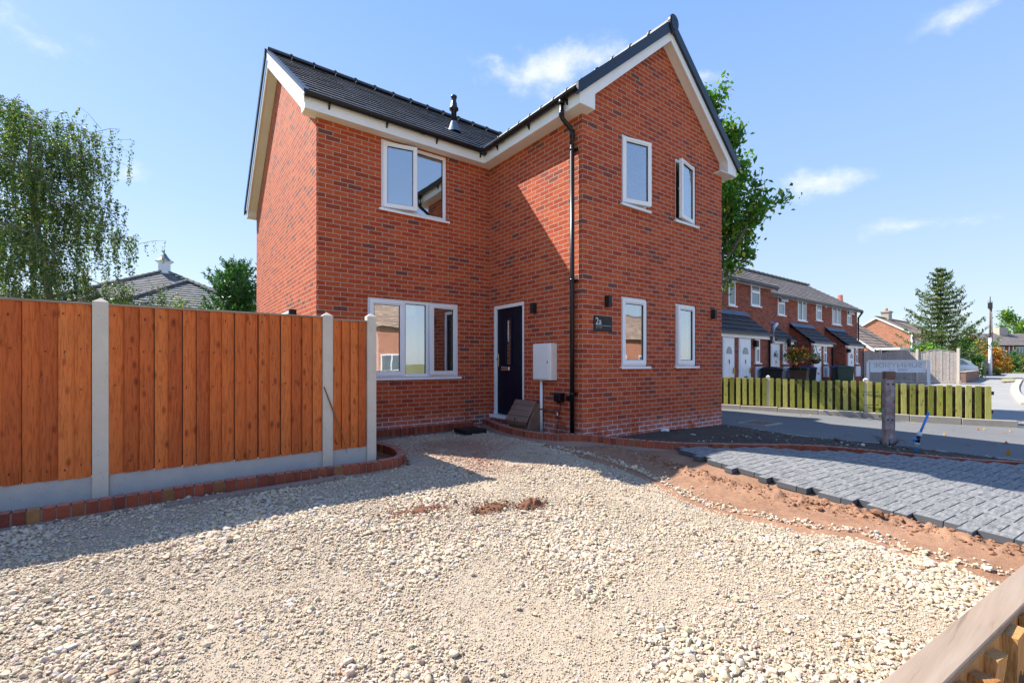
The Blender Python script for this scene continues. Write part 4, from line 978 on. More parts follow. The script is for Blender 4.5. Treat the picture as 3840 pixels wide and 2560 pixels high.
# alley, road and pavements
ALLEY = [(9.02, 30), (9.02, 4.9), (9.0, 3.34), (9.40, 2.42), (9.70, .85), (10.05, -.8), (10.3, -5), (40, -5), (16.0, .0), (14.98, 1.75), (12.78, 7.0), (11.6, 10), (8.9+2.6, 30)]
gridmesh('alley', rng_(8.8, 17, .25), rng_(-5, 30, .25), lambda x, y: G(x, y)-.012, M['asphalt_dark'], None if 0 else (lambda x, y: (x > 9.0+np.clip((3.4-y)*.17, 0, 1.4)) & (x < 14.95-(y-1.75)*.42+.35)))
ROADP = [(9.5, -6.5), (200, -6.5), (200, -.2), (70, -.2), (40, .2), (27, .5), (23, -.3), (21, -1.2), (17.6, -1.0), (15.6, -.4), (9.9, -.9)]
gridmesh('road', rng_(9, 200, .8), rng_(-7, 6, .3), lambda x, y: G(x, y)-.004, M['asphalt'], inpoly([(9.9, -6.5), (200, -6.5), (200, 3.2), (48, 1.9), (30, .9), (17.5, -.2), (9.95, -.9)]))
gridmesh('pavement', rng_(13, 60, .25), rng_(-2, 9, .25), lambda x, y: G(x, y)+.02, M['pavement'], lambda x, y: (x > 14.95-(y-1.75)*.42+.42) & (y > .1+(x-17.5)*.055) & (y < 8) & (x < 60) & (y < 4.5+0*x) & (x > 14.5))
gridmesh('footway', rng_(14.2, 34.8, .4), rng_(3.6, 9.6, .4), lambda x, y: G(x, y)+.014, M['pavement'], lambda x, y: (x > 14.95-(y-1.75)*.42+.42) & (y >= 3.9))
gridmesh('forecourt', rng_(35.2, 75, .8), rng_(1.2, 9.6, .4), lambda x, y: G(x, y)+.018, M['pavement'])
def kerbrun(pts, w, h, label, name='kerb', joint=.9, mat='kerb', zo=-.12):
    P = [Vector((x, y, g1(x, y))) for x, y in pts]; m = MB()
    for a, b in zip(P[:-1], P[1:]):
        L = (b-a).length; n = max(1, round(L/joint)); ang = math.atan2(b.y-a.y, b.x-a.x)
        for k in range(n):
            c = a+(b-a)*((k+.5)/n); l = L/n
            m.box(-l/2+.004, l/2-.004, -w/2, w/2, zo, h, M=Matrix.Translation(c+Vector((0, 0, random.uniform(-.004, .004)))) @ Matrix.Rotation(ang, 4, 'Z'))
    o = m.build(name, M[mat], bevel=.012); o['kind'] = 'structure'; return o
fa, fb = Vector((12.50, 7.9)), Vector((14.92, 1.80)); fd = (fb-fa).normalized(); fn = Vector((-fd.y, fd.x)); fn = fn if fn.x < 0 else -fn
k0 = fa+fn*.16-fd*4; k1 = fb+fn*.16+fd*.35
kerbrun([(k0.x, k0.y), (k1.x, k1.y)], .12, .13, 'k')
kerbrun([(9.01, 4.85), (9.0, 3.34), (9.38, 2.42), (9.68, .85), (10.0, -.8)], .055, .012, 'edge', 'edging_kerb', zo=-.1)
# kerb bulging out into the road at the frame's edge, and the kerb line down the road
def arc(cx_, cy_, r, a0, a1, n): return [(cx_+r*math.cos(rad(a0+(a1-a0)*k/n)), cy_+r*math.sin(rad(a0+(a1-a0)*k/n))) for k in range(n+1)]
kk = [at(3824, 1439, Z=E(-1.3)), at(3811, 1458, Z=E(-1.3)), at(3806, 1473, Z=E(-1.3)), at(3811, 1488, Z=E(-1.3)), at(3826, 1505, Z=E(-1.3)), at(3850, 1520, Z=E(-1.3))]
kk = smoothpath([(p.x, p.y, 0) for p in kk], .1); kerbrun([(p.x, p.y) for p in kk], .26, .09, 'k', mat='coping')
# verge of straw-dry grass across the road
gv = [at(3755, 1438, Z=E(-1.15)), at(3762, 1424, Z=E(-1.12)), at(3833, 1422, Z=E(-1.12)), at(3842, 1434, Z=E(-1.15))]
gx_ = [p.x for p in gv]; gy_ = [p.y for p in gv]
gridmesh('grass_verge', rng_(min(gx_)-1, max(gx_)+1, .2), rng_(min(gy_)-1, max(gy_)+1, .1), lambda x, y: G(x, y)+.05+.05*vnoise(x, y, 2, 4, 3), M['drygrass'], inpoly([(p.x, p.y) for p in gv]))
# limestone gravel: a bed of grit with the loose stones lying on it
GRP = [(-7, -3.5), (4.9, -3.5), (4.5, -1)]+[(x, y) for y, x in GE[2:]]+[(4.35, 7.02), (2.45, 7.1), (2.50, 6.2), (2.46, 5.5), (2.25, 5.15), (1.85, 5.0), (.3, 5.02), (-1.0, 4.91), (-7, 4.78)]
GRP = [(-7, -3.5), (4.6, -3.5)]+[(float(gedge(y)), float(y)) for y in np.arange(-3, 4.5, .25)]+[(4.50, 4.6), (4.36, 4.95), (4.28, 5.4), (4.30, 6.0), (4.40, 6.5), (4.48, 6.9), (4.45, 7.12), (2.35, 7.12), (2.50, 6.2), (2.47, 5.6), (2.36, 5.25), (2.12, 5.06), (1.8, 4.99), (1.3, 4.99), (.3, 5.01), (-1.0, 4.90), (-2.2, 4.86), (-7, 4.8)]
kg = inpoly(GRP)
HEAPS = [(2.62, 3.22, .12, .065), (1.72, 3.62, .20, .014), (2.26, 3.34, .12, .024)]
def gravz(x, y):
    z = G(x, y)+.012+.030*(vnoise(x, y, 1.3, 21, 3)-.5)+.012*(vnoise(x, y, 9, 22, 3, .6)-.5)+.012*(vnoise(x, y, 32, 23, 2, .6)-.5)
    return z-.03*smooth01(x-gedge(y), -.25, .05)*(y < 5)
def kj(x, y):
    jx = x+.07*(vnoise(x, y, 9, 31, 2)-.5); jy = y+.07*(vnoise(x, y, 9, 32, 2)-.5); return kg(jx, jy)
gridmesh('gravel_bed', rng_(-7, 4.8, .04), rng_(-3.5, 7.2, .04), gravz, M['grit'], kj)
def ico(sub):
    bm = bmesh.new(); bmesh.ops.create_icosphere(bm, subdivisions=sub, radius=1); V = np.array([v.co[:] for v in bm.verts]); Fc = np.array([[v.index for v in f.verts] for f in bm.faces]); bm.free(); return V, Fc
def stones(name, X, Y, R, zf, cols, sub, kind='stuff', label=None, flat=(.45, .85), seed=0, cat=None, sink=.1):
    rg = np.random.default_rng(seed); V0, F0 = ico(sub); NT_ = 24; T = []
    for k in range(NT_):
        v = V0.copy()
        for _ in range(7 if sub > 1 else 4):   # chop planes off: angular crushed stone
            n = rg.normal(size=3); n /= np.linalg.norm(n); h = rg.uniform(.42, .85); d = v@n; over = d > h; v[over] -= np.outer(d[over]-h, n)
        v *= rg.uniform(.8, 1.15, size=(1, 3)); T.append(v)
    T = np.array(T); n = len(X); ti = rg.integers(0, NT_, n); P = T[ti]
    sc = np.stack([np.ones(n), rg.uniform(.6, 1.0, n), rg.uniform(*flat, n)], 1); P = P*sc[:, None, :]
    a = rg.uniform(0, 2*np.pi, n); b = rg.normal(0, .28, n)
    ca, sa, cb, sb = np.cos(a), np.sin(a), np.cos(b), np.sin(b)
    x, y, z = P[..., 0], P[..., 1], P[..., 2]
    y2 = y*cb[:, None]-z*sb[:, None]; z2 = y*sb[:, None]+z*cb[:, None]
    x3 = x*ca[:, None]-y2*sa[:, None]; y3 = x*sa[:, None]+y2*ca[:, None]
    Q = np.stack([x3, y3, z2], -1)*R[:, None, None]
    Q[..., 0] += X[:, None]; Q[..., 1] += Y[:, None]; Q[..., 2] += (zf(X, Y)+R*(.5*(flat[0]+flat[1])-sink))[:, None]
    m_ = V0.shape[0]; Fc = (F0[None]+(np.arange(n)*m_)[:, None, None]).reshape(-1, 3)
    o = rawmesh(name, Q.reshape(-1, 3), Fc, M['stone'], cols=np.repeat(cols, m_, 0)); o['kind'] = kind
    if label: o['label'] = label
    if cat: o['category'] = cat
    return o
def scatter(n, x0, x1, y0, y1, rg): return rg.uniform(x0, x1, n), rg.uniform(y0, y1, n)
rg = np.random.default_rng(5)
def stonecols(X, Y, rg):
    n = len(X); base = np.array([.56, .455, .33]); t = rg.uniform(0, 1, (n, 1))
    c = base*(.86+.30*t)+rg.normal(0, .018, (n, 3)); w = rg.uniform(0, 1, n)
    c[w < .14] = np.array([.57, .515, .44])*rg.uniform(.9, 1.1, ((w < .14).sum(), 1))
    c[w > .965] = np.array([.27, .21, .16]); c[(w > .94) & (w <= .965)] = np.array([.42, .27, .16])
    pink = np.exp(-(((X-3.35)/.62)**2+((Y-5.6)/.8)**2))+.7*np.exp(-(((X-3.2)/.45)**2+((Y-4.6)/.35)**2)); pink = np.clip(pink*1.2*vnoise(X, Y, 3, 44, 2)*1.5, 0, .8)[:, None]
    c = c*(1-pink)+np.array([.38, .18, .125])*pink
    return np.clip(c, .03, .85)
def field(n, R0, R1, dmax, dmin, seed, dens):
    rg = np.random.default_rng(seed); X, Y = scatter(n, -6.5, 4.75, -1.5, 7.1, rg)
    dd = np.hypot(X, Y); az = np.degrees(np.arctan2(X, Y)); k = kg(X+.04*rg.normal(size=n), Y+.04*rg.normal(size=n)) & (dd >= dmin) & (dd < dmax) & (az > -45) & (az < 100)
    co = vnoise(X, Y, 1.7, 51, 3, .55)
    k &= rg.uniform(0, 1, n) < np.clip((co-dens)*5+.5, .10, 1)
    X, Y, co = X[k], Y[k], co[k]; R = np.exp(rg.normal(math.log(R0), R1, len(X)))*(.75+.7*np.clip((co-.42)*3, 0, 1))
    return X, Y, np.clip(R, .004, .030), rg
X, Y, R, rg = field(300000, .0080, .40, 3.1, 0, 61, .36); stones('gravel', X, Y, R, gravz, stonecols(X, Y, rg), 2, label='cream crushed limestone gravel in the foreground', seed=1, sink=.22)
X, Y, R, rg = field(330000, .0092, .38, 9, 3.1, 62, .26); stones('gravel', X, Y, R, gravz, stonecols(X, Y, rg), 1, label='cream limestone gravel spread up to the house', seed=2, sink=.22)
X, Y, R, rg = field(620000, .0050, .30, 4.4, 0, 63, .05); stones('gravel_chips', X, Y, R, gravz, stonecols(X, Y, rg), 1, label='fine limestone chips between the larger stones', seed=3)
# stray stones scattered out onto the sand along the gravel's edge
n = 1300; rg = np.random.default_rng(71); Y = rg.uniform(-.5, 4.9, n); X = gedge(Y)+np.abs(rg.normal(0, .085, n)); far = rg.uniform(0, 1, n) < .02; X[far] += rg.uniform(0, .5, far.sum()); R = np.exp(rg.normal(math.log(.011), .4, n))
X[:] = np.where((Y > 3.6) & (X > 4.9), 4.6, X)
stones('stray_gravel', X, Y, R, sandz, stonecols(X*0, Y*0, rg), 1, label='cream stones spilt onto the red sand', seed=4)
# rubble in the dark soil
n = 2600; X = rg.uniform(4.5, 10, n); Y = rg.uniform(-.8, 7, n); k = ks(X, Y); X, Y = X[k], Y[k]; n = len(X)
c = np.where(rg.uniform(0, 1, (n, 1)) < .28, np.array([[.55, .54, .50]]), np.array([[.17, .14, .12]]))*rg.uniform(.7, 1.2, (n, 1))
soilz = lambda x, y: G(x, y)+.02
stones('rubble', X, Y, np.exp(rg.normal(math.log(.013), .45, n)), soilz, c, 1, label='grey stones and crumbs of rubble in the dark soil beside the house', seed=5)
n = 900; X = rg.uniform(4.75, 5.1, n); Y = rg.uniform(.0, 3.9, n); X = 4.86+.10*np.sin(Y*2.1)+rg.normal(0, .09, n); k = X < 5.0; X, Y = X[k], Y[k]; n = len(X)
stones('sand_clods', X, Y, np.exp(rg.normal(math.log(.010), .5, n)), sandz, np.array([[.32, .165, .095]])*rg.uniform(.7, 1.1, (n, 1)), 1, label='crumbled clods of red sand beside the paving', seed=6, sink=.3)
# mounds of red earth on the gravel
for i, (hx, hy, hr, hh) in enumerate(HEAPS):
    z0_ = lambda x, y: gravz(x, y)-.005+hh*np.clip(np.exp(-(((x-hx)/hr)**2+((y-hy)/(hr*.6))**2))*(.25+1.5*vnoise(x, y, 26, 3+i, 4, .7))-.16, -.1, 1)
    kk_ = lambda x, y: (((x-hx)/hr)**2+((y-hy)/(hr*.6))**2) < 2.6*(.1+1.2*vnoise(x, y, 16, 9, 3, .7))
    o = gridmesh('earth_heap', rng_(hx-hr*1.6, hx+hr*1.6, .008), rng_(hy-hr*1.2, hy+hr*1.2, .008), lambda x, y: z0_(x, y)+.010, M['earth'], kk_, kind='stuff')
    o['label'] = ['largest crumbling mound of red earth on the gravel', 'flat trodden patch of red earth on the gravel near the fence shadow', 'low smear of red earth left of the larger mound'][i]
n = 700; hk = rg.integers(0, 3, n); hp = np.array([(h[0], h[1], h[2]) for h in HEAPS]); X = hp[hk, 0]+rg.normal(0, 1, n)*hp[hk, 2]*.95; Y = hp[hk, 1]+rg.normal(0, 1, n)*hp[hk, 2]*.6
stones('earth_crumbs', X, Y, np.exp(rg.normal(math.log(.007), .5, n)), lambda x, y: gravz(x, y)+.012, np.array([[.19, .09, .052]])*rg.uniform(.7, 1.3, (n, 1)), 1, label='brown crumbs of earth scattered round the small mounds', seed=8)
mx_, my_ = 10.15, 4.7; z = g1(mx_, my_); mh = thing('manhole_cover', (mx_, my_, z), 'faded rectangular manhole cover set in the alley asphalt in the shade of the house', 'manhole cover')
m = MB(); m.box(mx_-.38, mx_+.38, my_-.30, my_+.30, z-.04, z+.002); m.build('frame', M['kerb'], mh)
m = MB(); m.box(mx_-.31, mx_+.31, my_-.23, my_+.23, z-.02, z+.007); m.build('lid', simple('iron_lid', (.13, .085, .07), (.19, .12, .1), 9, .8, .3, .6, 60), mh)
# ---------------------------------------------------------------- block paving, laid herringbone
ang = math.atan2(-.096, .995); R2 = Matrix.Rotation(ang, 3, 'Z'); kp = inpoly(PAVEP); m = MB()
cen = []
for j in range(-60, 60):
    for nq in range(-25, 26):
        for (ox, oy, w_, h_) in ((j+4*nq, j, 2, 1), (j+4*nq+3, j, 1, 2)):
            c = R2 @ Vector(((ox+w_/2)*.1, (oy+h_/2)*.1, 0)); cen.append((c.x+5, c.y, w_, h_))
cc = np.array(cen); ok = kp(cc[:, 0], cc[:, 1])
for (cx_, cy_, w_, h_), k in zip(cen, ok):
    if not k: continue
    z = g1(cx_, cy_); e = .05; zx = (g1(cx_+e, cy_)-z)/e; zy = (g1(cx_, cy_+e)-z)/e
    Mx = Matrix.Translation((cx_, cy_, z+.010+random.uniform(-.0015, .0015))) @ Matrix.Rotation(-zx*1.0, 4, 'Y') @ Matrix.Rotation(zy*1.0, 4, 'X') @ Matrix.Rotation(ang, 4, 'Z')
    g_ = .0022
    m.box(-w_*.05+g_, w_*.05-g_, -h_*.05+g_, h_*.05-g_, 0, .06, M=Mx)
o = m.build('block_paving', M['paver'], bevel=.003); o['kind'] = 'structure'
# drain cover by the door, plank, small junk
dc = thing('drain_cover', (4.16, 6.62, E(-1.2)), 'black square drain cover on a concrete collar in front of the house wall', 'drain cover')
m = MB(); m.box(3.90, 4.36, 6.50, 6.98, E(-1.33), E(-1.185)); m.build('collar', M['haunch'], dc, bevel=.01)
m = MB()
for q in ((3.93, 4.33, 6.53, 6.545), (3.93, 4.33, 6.935, 6.95), (3.93, 3.945, 6.545, 6.935), (4.315, 4.33, 6.545, 6.935)): m.box(*q, E(-1.184), E(-1.125))
m.box(3.93, 4.33, 6.53, 6.95, E(-1.124), E(-1.112)); m.build('cover', M['black_matt'], dc, bevel=.003)
m = MB(); m.box(-.75, .75, -.045, .045, -.02, .02); o = m.build('timber_plank', M['polewood'], bevel=.004); tag(o, 'old thin timber board lying in the gravel along the fence edging', 'plank')
o.location = (.72, 4.90, g1(.72, 4.9)+.03); o.rotation_euler = (0, rad(-.5), rad(1.8))
wb = thing('junction_box', (6.9, 4.78, g1(6.9, 4.78)), 'small white plastic box lying on the soil at the foot of the gable wall', 'plastic box')
m = MB(); m.box(6.82, 6.98, 4.74, 4.84, g1(6.9, 4.78)+.02, g1(6.9, 4.78)+.085, M=Matrix.Translation((6.9, 4.79, 0)) @ Matrix.Rotation(.3, 4, 'Z') @ Matrix.Translation((-6.9, -4.79, 0))); m.build('case', M['upvc'], wb, bevel=.01)
m = MB(); z = g1(6.9, 4.7)+.06; m.tube([(6.98, 4.76, z), (7.05, 4.68, z), (7.08, 4.6, z-.02), (6.95, 4.5, z-.03)], .007, 6); m.build('cable', M['black'], wb)
# ================================================================== OLD POST, BLUE PIPE
px_, py_ = 9.45, 2.33
op = thing('steel_post', (px_, py_, g1(px_, py_)), 'rust streaked old post with bolt holes standing in the soil by the alley', 'post')
z = g1(px_, py_); T = Matrix.Translation((px_, py_, z)) @ Matrix.Rotation(rad(-52), 4, 'Z') @ Matrix.Rotation(rad(.6), 4, 'Y')
m = MB(); m.box(-.062, .062, -.050, .050, -.1, 1.20, M=T)
for sx in (-.068, .056): m.box(sx, sx+.012, -.062, .062, -.05, 1.10, M=T)
m.build('shaft', M['rust'], op, bevel=.006)
m = MB(); m.box(-.070, .070, -.060, .060, 1.08, 1.21, M=T); m.build('head', simple('old_timber_head', (.16, .085, .06), (.22, .13, .1), 12, .85), op, bevel=.01)
for zz, xx in ((1.0, -.035), (1.0, .035), (.42, -.03), (.42, .03)):
    m = MB(); m.box(xx-.012, xx+.012, -.0525, -.0505, zz-.012, zz+.012, M=T); m.build('bolt_hole', M['gasket'], op)
rg2 = np.random.default_rng(3); m = MB()
for k in range(26):
    a = rg2.uniform(0, 6.28); l = rg2.uniform(.08, .22); m.tube([(px_+.09*math.cos(a), py_+.07*math.sin(a), z+.0), (px_+(.09+l*.5)*math.cos(a), py_+(.07+l*.5)*math.sin(a), z+l*.6), (px_+(.09+l*.8)*math.cos(a+.3), py_+(.07+l*.8)*math.sin(a+.3), z+l*rg2.uniform(.2, 1.0))], .008, 4, r2=.002)
o = m.build('dead_roots', M['bark']); tag(o, 'tuft of dead woody stems round the foot of the rusty post', 'dead stems'); rebase(o, (px_, py_, z))
bx, by = 8.93, 1.87; z = g1(bx, by)
bp = thing('water_pipe', (bx, by, z), 'upright bright blue water pipe with a pale stop valve rising from the soil', 'pipe')
r_ = Vector((FY, -FX, 0)); p0 = Vector((bx, by, z-.03)); 
pts = [p0, p0+Vector((0, 0, .12))+r_*.0, p0+Vector((0, 0, .18))+r_*.015]; m = MB(); m.tube(pts, .016, 10); m.tube([p0+Vector((0, 0, .30))+r_*.045, p0+Vector((0, 0, .44))+r_*.105, p0+Vector((0, 0, .64))+r_*.19], .016, 10); m.build('tube', M['bluepipe'], bp)
m = MB(); A = p0+Vector((0, 0, .12)); B = p0+Vector((0, 0, .35))+r_*.06
m.tube([A, A+(B-A)*.22], [.024, .034], 12); m.tube([A+(B-A)*.22, A+(B-A)*.30], .034, 12); m.build('coupling', M['palefit'], bp); m = MB(); m.tube([A+(B-A)*.72, A+(B-A)*.86, B], [.036, .034, .024], 12); m.build('coupling', M['palefit'], bp)
m = MB(); m.tube([A+(B-A)*.30, A+(B-A)*.72], .026, 10); m.build('valve_body', M['black'], bp)
m = MB(); c = A+(B-A)*.5; m.tube([c, c-r_*.06], .014, 8); m.tube([c-r_*.06-Vector((0, 0, .03)), c-r_*.06+Vector((0, 0, .03))], .014, 8); m.build('valve_handle', M['bluepipe'], bp)
# ================================================================== PICKET FENCE
fv = Vector((fd.x, fd.y, 0)); nv3 = Vector((fn.x, fn.y, 0)); Lf = (fb-fa).length
pf = thing('picket_fence', (13.7, 4.9, g1(13.7, 4.9)), 'low moss green picket fence with concrete posts beside the alley', 'fence')
def fence_frame(s):
    p = fa+fd*s; return Vector((p.x, p.y, g1(p.x, p.y)))
angf = math.atan2(fd.y, fd.x)

def s_of(pxl):
    r = ray(pxl, 1363); # intersect with line fa+fd*s
    det = r.x*(-fd.y)-(-fd.x)*r.y; t = (fa.x*(-fd.y)-(-fd.x)*fa.y)/det; s = (r.x*fa.y-r.y*fa.x)/det
    p = Vector((r.x*t, r.y*t)); return (p-Vector((fa.x, fa.y))).dot(Vector((fd.x, fd.y)))
sp1, sp2 = s_of(2880), s_of(3246)
posts = [sp1-2.12, sp1, sp2]
bays = [(posts[0]-2.1, posts[0]), (posts[0], sp1), (sp1, sp2), (sp2, Lf)]
for s in posts:
    p = fence_frame(s); m = MB(); m.box(-.05, .05, -.05, .05, -.1, .93, M=Matrix.Translation(p) @ Matrix.Rotation(angf, 4, 'Z'))
    Tm = Matrix.Translation(p) @ Matrix.Rotation(angf, 4, 'Z')
    Pq = [Tm @ Vector(q) for q in ((-.05, -.05, .93), (.05, -.05, .93), (.05, .05, .93), (-.05, .05, .93))]
    for k in range(4): m.face([Pq[k], Pq[(k+1) % 4], Tm @ Vector((0, 0, .97))])
    m.build('post', M['concrete'], pf, bevel=.004)
for (s0, s1) in bays:
    L = s1-s0; n = max(2, round(L/.163)); c = L/n; m = MB(); md = MB()
    for k in range(n):
        for front in (1, 0):
            s = s0+(k+.5+(0 if front else .5))*c
            if s > s1-.03 and not front: continue
            p = fence_frame(s); Tm = Matrix.Translation(p) @ Matrix.Rotation(angf, 4, 'Z')
            yy = -.045 if front else .03; zb = .13; h = .88+random.uniform(-.012, .012)
            sgn = 1 if (Tm.to_3x3() @ Vector((0, 1, 0))).dot(nv3) > 0 else -1
            w = .052 if front else .050
            (m if front else md).box(-w, w, sgn*.045 if front else -sgn*.028, sgn*.063 if front else -sgn*.045, zb-.02, h-(.0 if front else .03), M=Tm @ Matrix.Rotation(random.uniform(-.008, .008), 4, 'Y'))
    p0_, p1_ = fence_frame(s0), fence_frame(s1)
    sgn = 1 if (Matrix.Rotation(angf, 3, 'Z') @ Vector((0, 1, 0))).dot(nv3) > 0 else -1
    for zz in (.30, .72):
        c_ = (p0_+p1_)/2; slope = math.atan2(p1_.z-p0_.z, L)
        md.box(-L/2, L/2, -.027, .044, zz-.04, zz+.04, M=Matrix.Translation(c_) @ Matrix.Rotation(angf, 4, 'Z') @ Matrix.Rotation(-slope, 4, 'Y'))
    pn = m.build('picket_panel', M['mosswood'], pf, bevel=.003)
    md.build('rear_boards', M['darkwood'], pn)  # rear boards and rails coloured dark to stand for shade behind the pickets
m = MB()
for zz in (.30, .62): 
    p = fence_frame(sp2); m.tube([p+nv3*.07+fv*(-.06)+Vector((0, 0, zz)), p+nv3*.075+fv*.05+Vector((0, 0, zz-.01)), p+nv3*.08+fv*.26+Vector((0, 0, zz+.005))], .006, 5)
m.build('tie_wire', M['gasket'], pf)
# ================================================================== STREET SIGN (seen from behind)
c = at(3365, D=12.6); c.z = g1(c.x, c.y); vd = Vector((ray(3365, 1363).x, ray(3365, 1363).y, 0)).normalized(); rt = Vector((vd.y, -vd.x, 0))
Ts = Matrix(((rt.x, vd.x, 0, c.x), (rt.y, vd.y, 0, c.y), (0, 0, 1, 0), (0, 0, 0, 1))) @ Matrix.Rotation(rad(3), 4, 'Z')
ss = thing('street_sign', (c.x, c.y, c.z), 'pale street name sign on two legs seen from behind, beyond the picket fence', 'sign')
W2 = .64; zt_ = E(.10); m = MB(); m.m = Ts
m.box(-W2, W2, 0, .05, zt_-.045, zt_)
m.box(-W2+.05, W2-.05, .035, .04, zt_-.34, zt_-.045); m.box(-W2+.05, W2-.05, .0, .035, zt_-.34, zt_-.32)
m.build('name_board', M['signwhite'], ss)
for s in (-1, 1):
    m = MB(); m.m = Ts; m.box(s*W2-.032, s*W2+.032, -.002, .052, zt_-.50, zt_-.0455); 
    m.prism([(s*W2-.032, zt_-.501), (s*W2+.032, zt_-.501), (s*(W2+.05)+.032, c.z-.05), (s*(W2+.05)-.032, c.z-.05)], 'y', -.002, .052); m.build('leg', M['signwhite'], ss)
MIR = Matrix.Scale(-1, 4, (1, 0, 0))
text_obj('SUNNYSIDE', .165, M['signline'], ss, Ts @ Matrix.Translation((0, .031, zt_-.20)) @ MIR @ UP @ Matrix.Diagonal((1.18, 1, 1, 1)), align='CENTER')
text_obj('WR 13', .105, M['signline'], ss, Ts @ Matrix.Translation((.02, .031, zt_-.305)) @ MIR @ UP @ Matrix.Diagonal((1.3, 1, 1, 1)), align='CENTER')
# ================================================================== NEAR RAIL
rd_ = Vector((.995, -.096, 0)); p0 = Vector((1.333, .347, EYE-.75)); rn = Vector((.096, .995, 0))
def R0(a, o, z): return p0+rd_*a+rn*o+Vector((0, 0, z))
rf = thing('rail_fence', (2.2, .25, g1(2.2, .25)), 'weathered timber capping rail with split raw pieces beneath it, nearest the camera', 'fence')
T = Matrix.Translation(p0) @ Matrix.Rotation(math.atan2(rd_.y, rd_.x), 4, 'Z')
m = MB()
m.box(-1.6, 3.2, -.080, 0, -.020, 0, M=T); m.build('capping_rail', M['railtop'], rf, bevel=.003)
m = MB(); rr = np.random.default_rng(9)
def splint(x0, w, y0, y1, z0, z1, tip):
    n = 7; bot = [(x0+w*k/(n-1), z1-rr.uniform(0, tip)) for k in range(n)]
    poly = [(x0, z0)]+bot+[(x0+w, z0)]
    q_ = MB(); q_.m = T @ Matrix.Translation((x0, 0, z0)) @ Matrix.Rotation(rr.uniform(-.22, .22), 4, 'Y') @ Matrix.Rotation(rr.uniform(-.25, .1), 4, 'X') @ Matrix.Translation((-x0, 0, -z0)); q_.prism([(x, z) for x, z in poly][::-1], 'y', y0, y1); q_.build('split_timber', M['rawwood'], rf)
old = m.m; m.m = T
x = -1.4
while x < 3.0:
    w = rr.uniform(.05, .10); splint(x, w, -.100-rr.uniform(0, .025), -.0785, -.022-rr.uniform(0, .012), -.085-rr.uniform(0, .05), rr.uniform(.05, .12)); x += w+rr.uniform(.02, .10)
m.m = old
m = MB(); m.m = T; m.box(-1.6, 3.2, -.078, -.030, -.085, -.0205); m.build('rail', M['rawwood'], rf, bevel=.003)
x = -1.5
m = MB(); m.m = T
while x < 3.1:
    m.box(x, x+.085, -.028, -.008, -.62, -.021); x += .097
m.build('paling', M['darkwood'], rf)
m = MB(); m.m = T; m.box(3.2, 3.3, -.1, 0, -.72, .03); m.box(-1.7, -1.6, -.1, 0, -.72, .03); m.build('post', M['railwood'], rf, bevel=.005)
 
# ================================================================== VEGETATION
def leaves(name, P, size, mat, parent, seed=0, aspect=.55, droop=0.0, up=.3, var=.3):
    """one mesh of small separate leaf blades centred on the points P"""
    rg = np.random.default_rng(seed); P = np.asarray(P); n = len(P)
    d = rg.normal(size=(n, 3)); d[:, 2] -= droop; d /= np.linalg.norm(d, axis=1)[:, None]
    q = rg.normal(size=(n, 3)); q[:, 2] += up; w = np.cross(d, q); w /= np.linalg.norm(w, axis=1)[:, None]+1e-9
    L = size*np.exp(rg.normal(0, var, n))[:, None]; nn = np.cross(d, w)*L*.12
    V = np.stack([P-d*L*.5, P+w*L*aspect*.5+nn, P+d*L*.5, P-w*L*aspect*.5+nn], 1).reshape(-1, 3)
    return rawmesh(name, V, np.arange(n*4).reshape(-1, 4), mat, parent)
def limb(m, p, d, L, r, depth, rg, tips, bend=.25, split=3, spread=.55, up=.15, shrink=.68, segs=5):
    pts = [p.copy()]; q = p.copy(); dd = d.copy()
    for k in range(segs):
        dd = (dd+Vector(rg.normal(0, bend/segs*1.5, 3))+Vector((0, 0, up/segs))).normalized(); q = q+dd*(L/segs); pts.append(q.copy())
    m.tube(pts, r, 6 if r > .02 else 4, r2=r*.55, caps=False)
    if depth == 0: tips.append((pts, dd)); return
    for k in range(split):
        t = rg.uniform(.35, 1.0); i = min(segs-1, int(t*segs)); base = pts[i]+(pts[i+1]-pts[i])*(t*segs-i)
        nd = (dd+Vector(rg.normal(0, spread, 3))).normalized(); limb(m, base, nd, L*shrink*rg.uniform(.8, 1.15), r*.55, depth-1, rg, tips, bend, split, spread, up, shrink, segs)
    tips.append((pts[-3:], dd))
